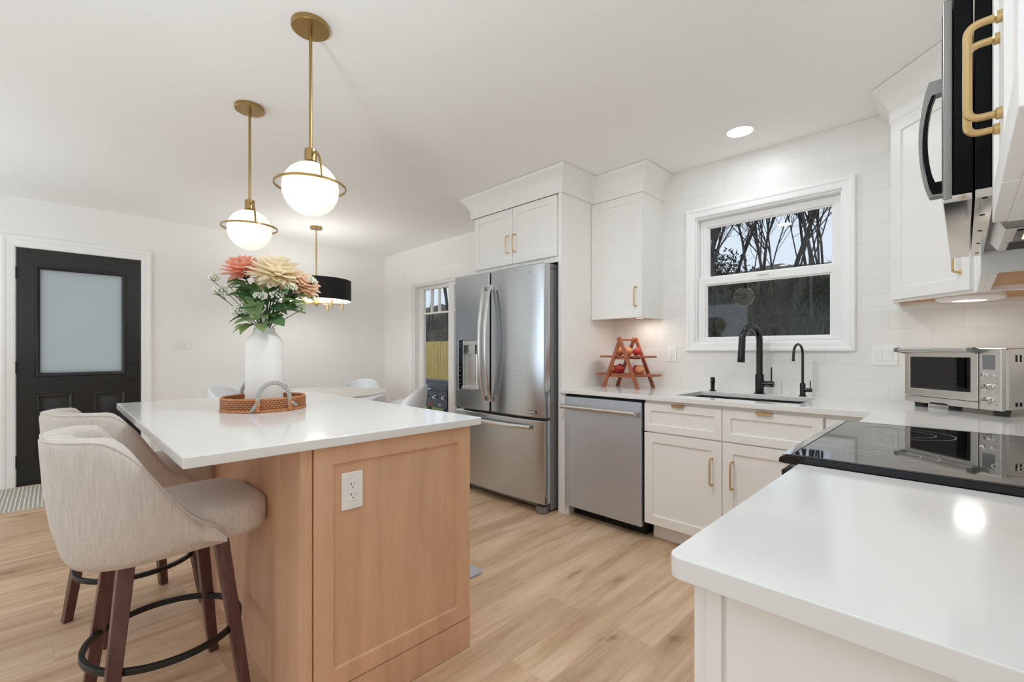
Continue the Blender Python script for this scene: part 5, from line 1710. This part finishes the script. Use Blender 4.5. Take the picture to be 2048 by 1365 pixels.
def make_tree(name, seed, h, r0, mat):
    rnd = random.Random(seed)
    mb = MB()
    def branch(p, d, L, r, depth):
        n = 5 if depth == 0 else 4 if depth < 3 else 3
        pts = [p]; dd = d.copy()
        for k in range(n):
            dd = (dd + Vector((rnd.uniform(-1, 1), rnd.uniform(-1, 1), rnd.uniform(-.5, .8))) * (.13 if depth == 0 else .34)).normalized()
            pts.append(pts[-1] + dd * (L / n))
        rr = [r * (1 - .62 * k / n) for k in range(n + 1)]
        mb.tube(pts, rr, 7 if depth == 0 else 5 if depth < 2 else 3, caps=depth == 0)
        if depth >= 4: return
        kids = (12, 8, 5, 4)[depth]
        for k in range(kids):
            t = rnd.uniform(.30 if depth == 0 else .25, 1.0) if k < kids - 1 else 1.0
            i = min(n - 1, int(t * n)); q = pts[i].lerp(pts[i + 1], t * n - i)
            base = (pts[i + 1] - pts[i]).normalized()
            side = Vector((rnd.uniform(-1, 1), rnd.uniform(-1, 1), rnd.uniform(-.2, .6)))
            nd = (base * rnd.uniform(.5, 1.0) + side.normalized() * rnd.uniform(.6, 1.0) + Vector((0, 0, .18))).normalized()
            branch(q, nd, L * rnd.uniform(.42, .68) * (1 - .25 * t * (depth == 0)), max(.014, r * (1 - .62 * t) * rnd.uniform(.40, .66)), depth + 1)
    branch(Vector((0, 0, -.3)), Vector((rnd.uniform(-.22, .22), rnd.uniform(-.1, .1), 1)).normalized(), h, r0, 0)
    return mb
protos = []
for k, (h, r0) in enumerate(((9.5, .055), (11, .070), (8.5, .045), (10, .05), (12, .085))):
    o = make_tree('bare_tree', 100 + k, h, r0, M['bark']).build('bare_tree', M['bark'], None, smooth=True, angle=180)
    protos.append(o)
random.seed(77)
spots = []
for k in range(34):                       # the woods beyond the sink window
    y = 14 + 24 * (k / 33) ** .9
    x = random.uniform(-.46, -.13) * y
    spots.append((x, y, 'bare grey tree in the woods beyond the sink window', 'bare trees beyond the sink window'))
for k in range(12):                       # the woods beyond the fence
    y = 11.5 + 18 * (k / 11)
    x = -random.uniform(1.28, 1.58) * y
    spots.append((x, y, 'bare grey tree behind the pine fence beyond the patio door', 'bare trees behind the fence'))
for k in range(12):                       # to both sides of the window's line of sight
    y = 15 + 20 * (k / 11)
    x = (random.uniform(-.70, -.48) if k % 2 else random.uniform(-.10, .18)) * y
    spots.append((x, y, 'bare grey tree in the woods beyond the sink window', 'bare trees beyond the sink window'))
for k, (x, y, lb, gp) in enumerate(spots):
    p = protos[k % 5]
    o = p if k < 5 else p.copy()
    if k >= 5: COL.objects.link(o)
    o.location = (x, y, hill(x, y))
    o.rotation_euler = (0, 0, random.uniform(0, 6.28))
    s_ = random.uniform(.85, 1.25); o.scale = (s_, s_, s_)
    tag(o, lb, 'tree', gp)
# tangle of bare undergrowth on the slope
rnd = random.Random(9)
mb = MB()
def clump(x, y, hh, n):
    for k in range(n):
        z = hill(x, y) - .1
        d = Vector((rnd.uniform(-.7, .7), rnd.uniform(-.5, .5), 1)).normalized()
        a = Vector((x + rnd.uniform(-.6, .6), y + rnd.uniform(-.6, .6), z))
        L = hh * rnd.uniform(.5, 1.2)
        m1 = a + d * L * .5 + Vector((rnd.uniform(-.1, .1), rnd.uniform(-.1, .1), 0)); b = a + d * L + Vector((rnd.uniform(-.3, .3), rnd.uniform(-.3, .3), 0))
        mb.tube([a, m1, b], [.016, .011, .004], 3, caps=False)
        for q in range(3):
            c = a.lerp(b, rnd.uniform(.4, 1)); mb.tube([c, c + Vector((rnd.uniform(-.5, .5), rnd.uniform(-.5, .5), rnd.uniform(0, .6))) * L * .35], [.007, .003], 3, caps=False)
for k in range(420):
    y = 10 + 30 * rnd.random()
    x = rnd.uniform(-.5, -.1) * y if k % 3 else -rnd.uniform(1.25, 1.6) * y
    clump(x, y, rnd.uniform(.6, 1.7), 8)
o = mb.build('undergrowth', M['scrub'], None); tag(o, 'tangled bare undergrowth covering the wooded hillside', 'undergrowth', None, 'stuff')
# dark evergreen shrub
def shrub(label, x, y, rad):
    s = thing('evergreen_shrub', label, 'shrub', (x, y, hill(x, y)))
    rn = random.Random(int(x * 10))
    mb = MB()
    for k in range(900):
        a = rn.uniform(0, 2 * PI); e = rn.uniform(.05, 1.5); r = rad * rn.uniform(.5, 1)
        c = Vector((r * math.cos(a) * math.cos(e), r * math.sin(a) * math.cos(e), r * math.sin(e) * 1.25))
        d = Vector((rn.uniform(-1, 1), rn.uniform(-1, 1), rn.uniform(-.3, 1))).normalized(); sd = d.orthogonal().normalized() * .05; L = .28
        v_ = [mb.v(c - sd), mb.v(c + sd), mb.v(c + d * L)]; mb.f(v_)
    mb.build('foliage', M['evergreen'], s)
    mb = MB(); mb.cyl((0, 0, 0), .08, -.2, rad * .7, 8); mb.build('trunk', M['bark'], s)
    return s
shrub('dark evergreen shrub on the slope at the left of the sink window', -9.6, 26.0, 2.4)
shrub('dark evergreen shrub lower down in the woods at the right of the sink window', -4.0, 23.0, 1.4)
